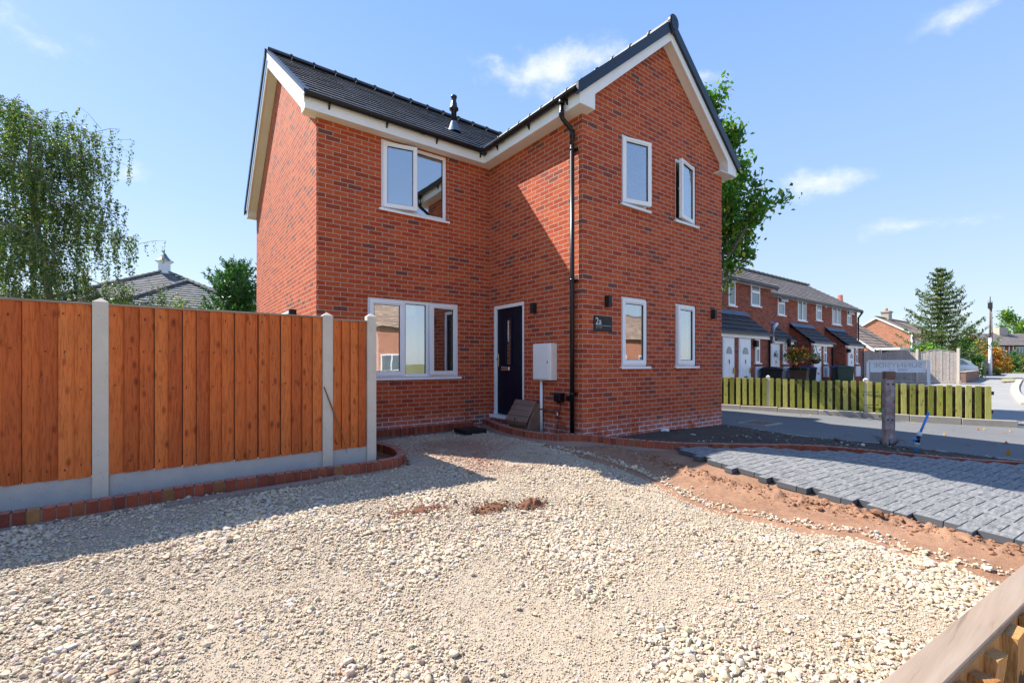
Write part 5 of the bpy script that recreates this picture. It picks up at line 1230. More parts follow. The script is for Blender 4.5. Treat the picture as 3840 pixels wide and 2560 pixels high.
def tree(name, label, cat, base, H, trunk_h, lean, seed, leafmat, leaf, per, limbs, spread, bark='bark', group=None, depth=2, up=.3, rad0=.14, fuzz=.16, L0=None, split=3, droop=0.2, updir=(.2, .9), squash=1.0):
    rg = np.random.default_rng(seed); base = Vector((base[0], base[1], g1(base[0], base[1]) if len(base) < 3 else base[2]))
    t = thing(name, base, label, cat, group); m = MB(); tips = []
    N = 9; pts = [base+Vector((lean[0]*(k/N)**1.3, lean[1]*(k/N)**1.3, H*.82*k/N))+Vector(rg.normal(0, .03*(k > 0)*H/8, 3)) for k in range(N+1)]
    m.tube(pts, rad0, 9, r2=rad0*.18, caps=False)
    L0 = L0 or H*.34
    for k in range(limbs):
        f = trunk_h/H+(.82-trunk_h/H)*(k+.5)/limbs; i = min(N-1, int(f/.82*N)); b = pts[i]+(pts[i+1]-pts[i])*(f/.82*N-i)
        a = k*2.399+rg.uniform(-.4, .4); e = rg.uniform(*updir); d = Vector((math.cos(a), math.sin(a), e)).normalized()
        limb(m, b, d, L0*(1.15-.75*(f-.15))*rg.uniform(.8, 1.15)*squash, rad0*.42*(1.1-f), depth, rg, tips, .35, split, spread, up)
    tips.append((pts[-4:], Vector((0, 0, 1))))
    m.build('trunk', M[bark], t, merge=False)
    C = []
    for pp, dd in tips:
        A = np.array([p[:] for p in pp]); n = per; u = rg.uniform(0, len(A)-1.001, n); i = u.astype(int); f = (u-i)[:, None]
        C.append(A[i]*(1-f)+A[i+1]*f+rg.normal(0, fuzz, (n, 3)))
    C = np.concatenate(C); leaves('foliage', C, leaf, M[leafmat], t, seed, droop=droop)
    return t
def bush(name, label, cat, c, rx, ry, h, n, leaf, mat, seed, group=None, stem=True, clump=.22, flat=False):
    rg = np.random.default_rng(seed); z = g1(c[0], c[1]); t = thing(name, (c[0], c[1], z), label, cat, group)
    K = max(10, int(n/90)); cc = rg.normal(size=(K, 3)); cc /= np.linalg.norm(cc, axis=1)[:, None]; cc *= rg.uniform(.35, 1.0, (K, 1))**.5; cc[:, 2] = np.abs(cc[:, 2])*.9+.05
    if flat: cc[:, 2] = rg.uniform(.05, 1, K); cc[:, 0] = rg.uniform(-1, 1, K); cc[:, 1] = rg.uniform(-1, 1, K)
    P = cc[rg.integers(0, K, n)]*np.array([rx, ry, h]); P = P+rg.normal(0, clump, (n, 3))*np.array([min(rx, 1), min(ry, 1), min(h, 1)]); P[:, 2] = np.abs(P[:, 2]); P += np.array([c[0], c[1], z])
    leaves('foliage', P, leaf, M[mat], t, seed)
    m = MB()
    for k in range(6):
        a = rg.uniform(0, 6.28); m.tube([(c[0], c[1], z-.05), (c[0]+rx*.4*math.cos(a), c[1]+ry*.4*math.sin(a), z+h*.5), (c[0]+rx*.7*math.cos(a), c[1]+ry*.7*math.sin(a), z+h*.85)], .03, 5, r2=.008, caps=False)
    m.build('stem', M['bark'], t, merge=False); return t
# broad-leaved tree showing past the gable
tb = at(2722, D=14.6)
tree('leafy_tree', 'tall upright tree with glossy green leaves rising beyond the right side of the new house', 'tree', (tb.x-.45, tb.y+.3), 8.9, 2.2, (.1, .1), 4, 'leaf', .155, 85, 18, .34, depth=2, up=.8, rad0=.16, fuzz=.16, L0=2.2, updir=(.8, 1.7), split=3)
# weeping birch behind the fence
def birch():
    rg = np.random.default_rng(12); b = at(150, D=15.5); z = g1(b.x, b.y); base = Vector((b.x, b.y, z)); t = thing('weeping_birch', base, 'large weeping birch with hanging leafy strands behind the board fence', 'tree')
    m = MB(); N = 10; pts = [base+Vector((.25*math.sin(k*.6), 0, 10.3*k/N)) for k in range(N+1)]; m.tube(pts[:-1], .17, 9, r2=.03, caps=False); S_ = []
    for k in range(30):
        f = .18+.78*k/29; i = min(N-1, int(f*N)); p = pts[i]; a = k*2.399; el = rg.uniform(.5, 1.0); L = (3.1*(1-.55*(f-.2)))*rg.uniform(.75, 1.15)
        d = Vector((math.cos(a), math.sin(a), el)).normalized(); q = p.copy(); P = [q.copy()]
        for s in range(7):
            d = (d+Vector((rg.normal(0, .1), rg.normal(0, .1), -.13))).normalized(); q = q+d*(L/7); P.append(q.copy())
        m.tube(P, .05*(1.15-f), 6, r2=.01, caps=False)
        for s in range(2, 8):
            for _ in range(4):
                e = P[s]+Vector(rg.normal(0, .12, 3)); dd = Vector(rg.normal(0, .6, 3)); dd.z = abs(dd.z)*.5; dd.normalize(); l = rg.uniform(.4, 1.0); r1 = e+dd*l*.6; r2_ = e+dd*l+Vector((0, 0, -.1))
                m.tube([e, r1, r2_], .010, 4, r2=.004, caps=False); S_ += [r1, r2_, (e+r1)/2]
    C = []
    sm = MB()
    for s in S_:
        L = rg.uniform(.35, 1.5)*(1.0 if rg.uniform() < .8 else 1.6); n = int(L*42); u = rg.uniform(0, 1, n)**.85
        dx, dy = rg.normal(0, .14, 2); A = np.array(s)[None]+np.stack([dx*u+.12*dx*np.sin(3*u), dy*u, -L*u+.08*np.sin(3*u)], 1)+rg.normal(0, .032, (n, 3)); C.append(A)
        if rg.uniform() < .5: sm.tube([s, s+Vector((dx*.5, dy*.5, -L*.5)), s+Vector((dx, dy, -L))], .003, 3, caps=False)
    C = np.concatenate(C); C = C[C[:, 2] > z+.6]
    m.build('trunk', M['birchbark'], t, merge=False); sm.build('hanging_twigs', M['birchbark'], t, merge=False); leaves('foliage', C, .064, M['birchleaf'], t, 5, aspect=.7, droop=.8)
birch()
b = at(560, D=19)
tree('small_tree', 'lower spreading leafy tree at the right foot of the weeping birch', 'tree', (b.x, b.y), 4.2, .8, (.6, 0), 21, 'birchleaf', .085, 22, 16, .6, bark='birchbark', depth=2, up=.15, rad0=.09, L0=1.9, fuzz=.13, updir=(.0, .7))
b = at(-40, D=22)
tree('background_tree', 'dark leafy tree at the far left edge beneath the birch', 'tree', (b.x, b.y), 4.4, .6, (0, 0), 22, 'birchleaf', .10, 26, 12, .6, depth=2, up=.15, rad0=.09, L0=2.2, fuzz=.2, updir=(.0, .7))
def conifer(name, label, base, H, R, seed, mat, tiers, per, leaf, up=.25, bare=.0, group=None, exp=1.0, nb=9, cat='tree', curl=.2, low=.05):
    rg = np.random.default_rng(seed); z = g1(base[0], base[1]); b = Vector((base[0], base[1], z)); t = thing(name, b, label, cat, group); m = MB(); m.tube([b, b+Vector((0, 0, H))], .12*H/8, 7, r2=.01, caps=False); C = []
    for k in range(tiers):
        f = low+(1-low)*k/tiers; r = R*(1-f)**exp+.05
        for j in range(nb):
            if rg.uniform() < .18: continue
            a = j*2*math.pi/nb+k*1.1+rg.uniform(-.25, .25); l = r*rg.uniform(.45, 1.3); p = b+Vector((0, 0, H*f)); P = [p+Vector((math.cos(a)*l*s, math.sin(a)*l*s, l*(up*s-curl*math.sin(s*2.6)+curl*.9*s*s))) for s in (0, .25, .5, .75, 1)]
            m.tube(P, .016*H/8+.006*l, 4, r2=.005, caps=False); A = np.array([q[:] for q in P]); n = int(per*(.35+l/R)); u = rg.uniform(bare*4*(.3), 3.999, n)**1.0; i = u.astype(int); ff = (u-i)[:, None]
            side = np.array([-math.sin(a), math.cos(a), 0]); wv = (.10+.16*(u/4)*(1-u/4)*4)*l*.8
            C.append(A[i]*(1-ff)+A[i+1]*ff+side[None]*(rg.uniform(-1, 1, n)*wv)[:, None]+rg.normal(0, .035, (n, 3))*np.array([1, 1, 1.4]))
    C = np.concatenate(C); m.build('trunk', M['bark'], t, merge=False); leaves('foliage', C, leaf, M[mat], t, seed, aspect=.28, up=1.0, droop=.15); return t
b = at(3528, D=33); conifer('conifer_tree', 'tall open spruce with drooping branches behind the grey board fence', (b.x, b.y), 8.1, 2.75, 31, 'needle', 21, 105, .19, up=.34, exp=.72, nb=9, low=.12)
b = at(884, D=21); conifer('conifer_bush', 'rounded bright green conifer bush beside the left corner of the house', (b.x, b.y), 5.7, 1.75, 32, 'brightneedle', 22, 120, .16, up=.75, exp=.40, nb=12, cat='bush', low=.2)
b = at(3490, D=31.5); bush('shrub', 'broad green shrub at the foot of the spruce behind the arched fence', 'shrub', (b.x, b.y), 2.5, 1.3, 2.5, 5200, .22, 'leaf', 41)
b = at(3615, D=35); bush('shrub', 'dark green shrub overhanging the parked car', 'shrub', (b.x, b.y), 1.2, 1.0, 2.7, 2800, .22, 'leaf', 42)
b = at(3690, D=50); bush('autumn_shrub', 'orange and red autumn shrub beside the telegraph pole', 'shrub', (b.x, b.y), 2.4, 1.5, 3.3, 4200, .26, 'autumn', 43)
b = at(3748, D=52); bush('autumn_shrub', 'small rusty leaved shrub right of the telegraph pole', 'shrub', (b.x, b.y), 1.0, 1.0, 2.7, 1600, .24, 'autumn', 44)
b = at(3722, D=41); bush('low_plant', 'tuft of yellow green plants at the foot of the telegraph pole', 'plant', (b.x+.4, b.y), .6, .5, .6, 500, .13, 'hedge', 45)
b = at(3778, D=58); bush('hedge', 'narrow clipped green hedge beside the blue grey slatted shed', 'hedge', (b.x, b.y), .75, .8, 2.5, 2600, .2, 'brightneedle', 46, flat=True)
b = at(3818, D=66); bush('hedge', 'wide rounded hedge turning brown at the street corner', 'hedge', (b.x, b.y), 2.6, 1.6, 2.0, 4500, .25, 'hedge', 47)
b = at(3850, D=72); bush('hedge', 'yellow green dome shaped shrub above the brown hedge', 'hedge', (b.x, b.y), 2.4, 1.5, 3.3, 3000, .28, 'hedge', 48)
b = at(3855, D=104); tree('tall_tree', 'tall green tree behind the far grey roofed house at the right edge', 'tree', (b.x, b.y), 13.5, 2, (0, 0), 51, 'leaf', .48, 30, 16, .5, up=.35, rad0=.3, fuzz=.45, L0=3.9)
b = at(3672, D=95); tree('background_tree', 'small pointed tree on the skyline left of the telegraph pole', 'tree', (b.x, b.y), 7.2, 1, (0, 0), 52, 'leaf', .4, 22, 12, .5, up=.4, rad0=.2, fuzz=.3, L0=2.1)
b = at(3640, D=80); tree('background_tree', 'low green tree seen between the spruce and the autumn shrub', 'tree', (b.x, b.y), 5.3, 1, (0, 0), 53, 'leaf', .34, 22, 12, .5, up=.4, rad0=.2, fuzz=.3, L0=2.0)
b = at(3270, Z=g1(9.8, 3.2)) if False else Vector((9.36, 2.52, 0)); bush('weed', 'small bright green weed at the foot of the picket fence behind the rusty post', 'plant', tuple(at(3318, D=10.9))[:2], .09, .09, .30, 70, .07, 'brightneedle', 54)
n = 46; rgl = np.random.default_rng(88); X = np.concatenate([rgl.uniform(9.6, 15.5, n-16), rgl.uniform(11, 14.6, 16)]); Y = rgl.uniform(0, 6.5, n); ok_ = (X < 14.4-(Y-1.75)*.42); X, Y = X[ok_], Y[ok_]
o = leaves('fallen_leaves', np.stack([X, Y, G(X, Y)+.015], 1), .085, M['autumn'], None, 7, up=8.0); o['kind'] = 'stuff'; o['label'] = 'few dry fallen leaves scattered over the alley asphalt'
# ================================================================== TERRACE
YF2 = 9.77; YL = 8.90; YP = 8.84; ZE = E(3.31)
def simple_window(parent, Y, x0, x1, z0, z1, parts=('v',), openl=None, name='window'):
    m = MB(); fw = .06; m.box(x0, x1, Y-.03, Y-.001, z1-fw, z1); m.box(x0, x1, Y-.03, Y-.001, z0, z0+fw); m.box(x0, x0+fw, Y-.03, Y-.001, z0+fw, z1-fw); m.box(x1-fw, x1, Y-.03, Y-.001, z0+fw, z1-fw)
    zt_ = z0+(z1-z0)*.62
    if 't' in parts: m.box(x0+fw, x1-fw, Y-.045, Y-.001, zt_-.05, zt_+.04)
    if 'v' in parts: m.box((x0+x1)/2-.04, (x0+x1)/2+.04, Y-.045, Y-.001, z0+fw, z1-fw)
    w = m.build(name, M['upvc'], parent)
    g = MB(); g.box(x0+fw, x1-fw, Y-.014, Y-.002, z0+fw, z1-fw); g.build('pane', M['glass_far'], w)
    s = MB(); s.box(x0-.07, x1+.07, Y-.08, Y-.001, z0-.05, z0-.001); s.build('sill', M['upvc'], w)
    if openl == 'top':
        R = Matrix.Translation((0, Y-.05, z1-.03)) @ Matrix.Rotation(rad(-32), 4, 'X') @ Matrix.Translation((0, -(Y-.05), -(z1-.03)))
        q = MB(); q.m = R; za = zt_+.03; q.box(x0+.02, x1-.02, Y-.075, Y-.045, z1-.09, z1-.02); q.box(x0+.02, x1-.02, Y-.075, Y-.045, za, za+.07); q.box(x0+.02, x0+.09, Y-.075, Y-.045, za+.07, z1-.09); q.box(x1-.09, x1-.02, Y-.075, Y-.045, za+.07, z1-.09); q.build('sash', M['upvc'], w)
        q = MB(); q.m = R; q.box(x0+.09, x1-.09, Y-.065, Y-.055, za+.07, z1-.09); q.build('pane', M['glass_far'], w)
    return w
def pxwin(parent, Y, px0, px1, pyt, pyb, **k):
    a = at(px0, Y=Y); b = at(px1, Y=Y); c = at((px0+px1)/2, pyt, Y=Y); d = at((px0+px1)/2, pyb, Y=Y)
    return simple_window(parent, Y, a.x, b.x, d.z, c.z, **k)
def Q(x, y): return 2690+x/3.137, 980+y/3.137           # enlarged-crop reading -> photo pixel
def main_block(root, x0, x1, y0, y1, zb, ze, slope, ends=(True, True), roofmat='roof_grey', course=.32, wallm='brick_old', eav=.25):
    m = MB(); m.box(x0, x1, y0, y1, zb, ze)
    yr = (y0+y1)/2; zr = ze+(yr-y0)*slope
    m.prism([(y0, ze), (y1, ze), (yr, zr)], 'x', x0, x1)
    m.build('wall', M[wallm], root, merge=False)
    cy_ = math.sqrt(1+slope*slope); L = (yr-y0+eav)*cy_; ex0 = x0-(.12 if ends[0] else 0); ex1 = x1+(.12 if ends[1] else 0)
    roof('roof', lambda a, s: Vector((a, y0-eav+s/cy_, ze-eav*slope+.06+s/cy_*slope)), M[roofmat], root, L, lambda s: ex0, lambda s: ex1, course=course, lip=.03)
    roof('roof', lambda a, s: Vector((a, y1+eav-s/cy_, ze-eav*slope+.06+s/cy_*slope)), M[roofmat], root, L, lambda s: ex0, lambda s: ex1, course=course, lip=.03)
    m = MB(); ridge_run(m, (ex0, yr, zr+.08), (ex1, yr, zr+.08), r=.13, step=.5); m.build('ridge_tile', M['ridge_grey'], root, merge=False)
    m = MB(); m.box(ex0, ex1, y0-eav+.06, y0-eav+.09, ze-.20, ze-.02-eav*slope+.05); m.box(ex0, ex1, y0-eav+.09, y0-.001, ze-.20, ze-.18); m.build('fascia', M['fascia'], root)
    m = MB(); m.box(ex0, ex1, y0-eav-.055, y0-eav+.055, ze-eav*slope-.06, ze-eav*slope+.04); m.build('gutter', M['black'], root, bevel=.02)
    if ends[0] or ends[1]:
        for e, xx in ((ends[0], ex0-.025), (ends[1], ex1)):
            if not e: continue
            m = MB()
            for s in (1, -1):
                f = lambda y: yr+(y-yr)*s
                pl = [(f(y0-eav), ze-eav*slope-.16), (f(yr), zr-.16), (f(yr), zr+.06), (f(y0-eav), ze-eav*slope+.06)]
                m.prism(pl if s > 0 else pl[::-1], 'x', xx, xx+.025)
            m.build('bargeboard', M['fascia'], root)
    return zr
def porch(root, x0, x1, yf, yw, ztop, zeave, zb, doors, wins, boards, hip=False, flash=True):
    m = MB()
    m.box(x0, x1, yf, yw-.001, zb, zeave-.02)
    m.prism([(yf, zeave-.02), (yw-.001, zeave-.02), (yw-.001, ztop-.06)], 'x', x0, x1); p = m.build('porch', M['brick_old'], root, merge=False)
    sl = (ztop-zeave)/(yw-yf+.12); cy_ = math.sqrt(1+sl*sl)
    roof('porch_roof', lambda a, s: Vector((a, yf-.14+s/cy_, zeave-.02+s/cy_*sl)), M['roof_dark'], root, (yw-yf+.12)*cy_, lambda s: x0-.10, lambda s: x1+.10, course=.3, lip=.045)
    m = MB(); m.face([(x0-.10, yw-.20, ztop-.20*sl+.07), (x1+.10, yw-.20, ztop-.20*sl+.07), (x1+.10, yw-.012, ztop+.10), (x0-.10, yw-.012, ztop+.10)]); m.face([(x0-.10, yw-.012, ztop+.10), (x1+.10, yw-.012, ztop+.10), (x1+.10, yw-.012, ztop-.02), (x0-.10, yw-.012, ztop-.02)])
    m.build('lead_flashing', M['lead'], root)
    m = MB(); m.box(x0-.05, x1+.05, yf-.10, yf-.001, zeave-.16, zeave-.03); m.build('porch_fascia', M['fascia'], root)
    m = MB(); m.box(x0-.08, x1+.08, yf-.19, yf-.101, zeave-.05, zeave+.02); m.tube([(x1-.02, yf-.14, zeave-.04), (x1-.02, yf-.06, zeave-.18), (x1-.02, yf-.06, zb)], .04, 8); m.build('porch_gutter', M['black'], root)
    for (a, b) in doors:
        d = MB(); zt_ = zeave-.17; d.box(a, b, yf-.03, yf-.001, zb, zt_); fr = d.build('door_frame', M['upvc'], root)
        d = MB(); d.box(a+.06, b-.06, yf-.045, yf-.0305, zb+.04, zt_-.06)
        for (u0, u1, w0, w1) in ((.2, .46, .12, .40), (.54, .8, .12, .40), (.2, .46, .46, .60), (.54, .8, .46, .60)):
            A = a+.06+(b-a-.12)*u0; B = a+.06+(b-a-.12)*u1; z_0 = zb+.04+(zt_-zb-.1)*w0; z_1 = zb+.04+(zt_-zb-.1)*w1; d.box(A, B, yf-.052, yf-.0455, z_0, z_1)
        dd = d.build('door', M['upvc'], fr, bevel=.004)
        d = MB(); cxm = (a+b)/2; zc = zb+(zt_-zb)*.74; fan = [(cxm+(b-a)*.24*math.cos(math.pi*k/10), zc+.24*math.sin(math.pi*k/10)) for k in range(11)]; d.prism(fan, 'y', yf-.056, yf-.0525); d.build('fanlight', M['glass_far'], fr)
        d = MB(); zz = zb+.72; d.box(cxm-.12, cxm+.12, yf-.060, yf-.0525, zz, zz+.06); d.build('letterbox', M['brass'], fr)
        d = MB(); d.box(b-.13, b-.10, yf-.09, yf-.0525, zb+.88, zb+1.08); d.build('handle', M['brass'], fr)
        d = MB(); d.box(cxm-.02, cxm+.02, yf-.058, yf-.0525, zb+1.22, zb+1.36); d.build('door_number', M['gasket'], fr)
    for (a, b, z_0, z_1) in wins: simple_window(root, yf, a, b, z_0, z_1, parts=('t',))
    for (a, b, z_0, z_1) in boards:
        d = MB(); d.box(a, b, yf-.06, yf-.001, z_0, z_1); d.build('meter_board', M['signwhite'], root, bevel=.01)
ZB = E(-1.22)
X_ = lambda px, Y: at(px, Y=Y).x
# left, nearer pair of dwellings
t1 = thing('terraced_house', (17.5, YL, ZB), 'nearest red brick terraced house with two white doors under one dark porch roof', 'house', 'red brick terraced houses')
main_block(t1, 12.5, 20.2, YL, YL+6.3, ZB, E(3.30), .62, ends=(False, True))
pxwin(t1, YL, *[Q(v, 0)[0] for v in (125, 205)], Q(0, 235)[1], Q(0, 520)[1], parts=())
pxwin(t1, YL, *[Q(v, 0)[0] for v in (390, 495)], Q(0, 262)[1], Q(0, 525)[1], parts=('t',))
yp = 8.0; dz = lambda x, y, Y: at(*Q(x, y), Y=Y).z; dx = lambda x, Y: at(Q(x, 0)[0], Y=Y).x
porch(t1, 12.9, dx(595, yp), yp, YL, E(1.92), E(1.05), ZB, [(dx(55, yp)-.0, dx(190, yp)), (dx(246, yp), dx(384, yp))], [(dx(440, yp), dx(492, yp), dz(466, 1192, yp), dz(466, 915, yp))], [(dx(440, yp), dx(516, yp), dz(478, 1375, yp)-.3, dz(478, 1238, yp))])
m = MB(); xx = dx(432, yp); m.box(xx-.09, xx+.09, yp-.14, yp, dz(432, 1005, yp), dz(432, 930, yp)); m.build('wall_lamp', M['black_matt'], t1, bevel=.02)
# three dwellings of the lower block
units = [(20.21, 24.0, 'terraced_house', 'middle red brick terraced house with one white door just right of the taller roof step'), (24.02, 28.4, 'terraced_house', 'red brick terraced house with hanging baskets by its white porch door'), (28.42, 33.5, 'terraced_house', 'last red brick terraced house of the row, with dark green bins by its porch')]
tu = []
for i, (a, b, nm, lb) in enumerate(units):
    t = thing(nm, ((a+b)/2, YF2, ZB), lb, 'house', 'red brick terraced houses'); tu.append(t)
    main_block(t, a, b, YF2, YF2+5.5, ZB, ZE, .64, ends=(False, i == 2))
W = [(707, 788, 410, 633, ('t',), 'top', 0), (942, 1040, 458, 698, ('v',), None, 0), (1158, 1220, 508, 695, ('t',), None, 1), (1348, 1447, 540, 745, ('v',), None, 1), (1522, 1572, 575, 745, ('t',), 'top', 2)]
for a, b, c, d, pr, op_, u in W:
    w = pxwin(tu[u], YF2, Q(a, 0)[0], Q(b, 0)[0], Q(0, c)[1], Q(0, d)[1], parts=pr, openl=op_)
y = YP
porch(tu[0], 20.26, dx(880, y), y, YF2, E(1.90), E(1.0), ZB, [(dx(622, y)+.02, dx(725, y))], [(dx(765, y), dx(806, y), dz(785, 1197, y), dz(785, 975, y))], [(dx(765, y), dx(832, y), dz(800, 1385, y), dz(800, 1235, y))])
porch(tu[1], 24.2, dx(1340, y), y, YF2, E(1.90), E(1.0), ZB, [(dx(1130, y), dx(1214, y))], [(dx(1245, y), dx(1280, y), dz(1262, 1200, y), dz(1262, 992, y))], [(dx(1245, y), dx(1300, y), dz(1272, 1362, y), dz(1272, 1232, y))])
porch(tu[2], 28.6, dx(1700, y), y, YF2, E(1.90), E(1.0), ZB, [(dx(1531, y), dx(1600, y))], [(dx(1622, y), dx(1648, y), dz(1635, 1200, y), dz(1635, 1018, y))], [(dx(1622, y), dx(1672, y), dz(1645, 1350, y), dz(1645, 1232, y))])
m = MB(); m.tube([(33.45, YF2-.30, ZE-.2), (33.45, YF2-.08, ZE-.55), (33.45, YF2-.08, ZB)], .05, 8); m.build('downpipe', M['black'], tu[2])
m = MB(); xx = dx(1272, YF2); m.box(xx-.06, xx+.06, YF2-.05, YF2, dz(1272, 545, YF2), dz(1272, 518, YF2)); m.build('alarm_box', M['upvc'], tu[1])
m = MB(); xx = dx(1530, y)-.05; m.box(xx-.1, xx+.1, y-.16, y, dz(1530, 1072, y), dz(1530, 1030, y)); m.build('wall_lamp', M['black_matt'], tu[2], bevel=.02)
m = MB(); xx = dx(785, y); m.lathe([(0, 0), (.05, .02), (.10, .25), (.06, .32), (0, .40)], (xx, y-.2, dz(785, 1010, y)), 8); m.build('lantern', M['black_matt'], tu[0])
m = MB(); p_ = Vector((dx(615, yp+.5), yp+.35, dz(615, 940, yp+.4))); m.tube([p_, p_+Vector((0, 0, .55)), p_+Vector((.25, -.02, .72))], .06, 8); m.build('vent_pipe', M['upvc'], t1)
# bins
def bin_(x, y, h, label, body, lid, no=None, nomat='binno', w=.58, d=.68, rz=0):
    z = g1(x, y); z = min(z, ZB+.02); t = thing('wheelie_bin', (x, y, z), label, 'bin', 'wheelie bins by the terrace porches'); m = MB(); T = Matrix.Translation((x, y, z)) @ Matrix.Rotation(rz, 4, 'Z'); m.m = T
    b0 = [(-w*.40, -d*.38), (w*.40, -d*.38), (w*.40, d*.38), (-w*.40, d*.38)]; b1 = [(-w*.5, -d*.5), (w*.5, -d*.5), (w*.5, d*.5), (-w*.5, d*.5)]
    A = [(p[0], p[1], .06) for p in b0]; B = [(p[0], p[1], h*.88) for p in b1]
    m.face(A[::-1]); m.face(B)
    for k in range(4): m.face([A[k], A[(k+1) % 4], B[(k+1) % 4], B[k]])
    m.build('body', M[body], t, bevel=.02)
    m = MB(); m.m = T; m.prism([(-d*.56, h*.885), (d*.5, h*.885), (d*.46, h*.97), (0, h*1.0), (-d*.5, h*.94)], 'x', -w*.54, w*.54); m.tube([(-w*.4, d*.56, h*.92), (w*.4, d*.56, h*.92)], .022, 6); m.build('lid', M[lid], t, bevel=.012)
    for s in (-1, 1):
        m = MB(); m.m = T; m.tube([(s*w*.48-.03, d*.42, .10), (s*w*.48+.03, d*.42, .10)], .10, 14); m.build('wheel', M['tyre'], t)
    if no: text_obj(no, .26, M[nomat], t, T @ Matrix.Translation((-.09, -d*.465, h*.42)) @ Matrix.Rotation(rad(3.5), 4, 'X') @ UP, 'number')
yb = 7.55
bin_(at(2900, Y=yb).x, yb, 1.12, 'black wheelie bin marked 1 in front of the second porch', 'binblack', 'binblack', '1', w=.66, rz=.25)
bin_(at(2997, Y=8.3).x, 8.3, 1.08, 'brown fronted wheelie bin marked 3 beside the hanging basket', 'binbrown', 'binblack', '3', w=.62, rz=.2)
bin_(at(3028, Y=8.2).x, 8.2, 1.12, 'narrow black wheelie bin marked 2, right of the brown one', 'binblack', 'bluelid', '2', 'binno_blue', w=.55, rz=.35)
bin_(at(3146, Y=8.25).x, 8.25, 1.12, 'dark wheelie bin with a blue lid between the last two porches', 'binblack', 'bluelid', w=.75, rz=.4)
bin_(at(3166, Y=8.0).x, 8.0, 1.12, 'dark green wheelie bin nearest the last white door', 'bingreen', 'bingreen', w=.6, rz=.5)
# hanging baskets
def basket(c, r, n, label, mat, seed):
    t = thing('hanging_basket', c, label, 'hanging basket'); m = MB(); m.lathe([(0, -r*.8), (r*.4, -r*.7), (r*.7, -r*.3), (r*.75, 0), (0, 0.01)], c, 12); m.build('bowl', M['darkwood'], t)
    m = MB(); top = Vector(c)+Vector((0, 0, r*2.2))
    for k in range(3): a = k*2.1; m.tube([top, Vector(c)+Vector((r*.7*math.cos(a), r*.7*math.sin(a), 0))], .008, 4)
    m.tube([top, top+Vector((0, .45, 0))], .012, 5); m.build('chain', M['gasket'], t)
    rg = np.random.default_rng(seed); P = rg.normal(0, 1, (n, 3))*np.array([r*.75, r*.6, r*.42])+np.array(c)+np.array([0, 0, r*.25]); leaves('flowers', P, .10, M[mat], t, seed, aspect=.8)
b = at(*Q(935, 1115), Y=8.15); basket((b.x, b.y, b.z), .33, 420, 'hanging basket of red and yellow flowers between the second and third porches', 'flower', 61)
b = at(*Q(1160, 1150), Y=8.45); basket((b.x, b.y, b.z), .28, 60, 'nearly bare hanging basket in front of the third white door', 'hedge', 62)
# ================================================================== GREY ARCHED FENCE
def board_fence(name, pts, label, zb, h, mat, archr=.28, postm='concrete', n=15):
    t = thing(name, (pts[0][0], pts[0][1], zb), label, 'fence')
    for k, p in enumerate(pts):
        m = MB(); m.box(p[0]-.07, p[0]+.07, p[1]-.06, p[1]+.06, zb-.1, zb+h+.12); m.build('post', M[postm], t, bevel=.01)
    for a, b in zip(pts[:-1], pts[1:]):
        A, B = Vector(a), Vector(b); d = B-A; L = d.length-.14; ang = math.atan2(d.y, d.x); T = Matrix.Translation(((A.x+B.x)/2, (A.y+B.y)/2, zb)) @ Matrix.Rotation(ang, 4, 'Z'); m = MB(); m.m = T; n_ = max(4, int(L/.13)); c = L/n_
        top = []
        for i in range(n_):
            x = -L/2+c*(i+.5); hh = h-.10+archr*max(0, math.cos(x/L*math.pi))**1.2*(.5 if archr else 0)*2*.55; top.append((x, hh)); m.box(x-c*.47, x+c*.47, -.022+.01*(i % 2), .02, .12, hh)
        m.box(-L/2, L/2, -.03, .03, 0, .115)
        for zz in (.35, h*.5, h-.3): m.box(-L/2, L/2, .021, .06, zz-.04, zz+.04)
        p = m.build('panel', M[mat], t)
        m = MB(); m.m = T
        for (x0, z0), (x1, z1) in zip(top[:-1], top[1:]): m.prism([(x0, z0+.005), (x1, z1+.005), (x1, z1+.035), (x0, z0+.035)], 'y', -.035, .035)
        m.build('capping', M['greywood'], p, merge=False)
    return t
zf_ = E(-1.12)
pA = at(3238, D=28.6); pB = at(3301, D=27.7); pC = at(3440, D=26.4); pD = at(3594, D=25.2)
pts = [(33.9, 9.9)]+[(p.x, p.y) for p in (pB, pC, pD)]
board_fence('arched_fence', pts, 'weathered grey board fence with arched tops at the end of the terrace', zf_-.02, 1.86, 'greywood')
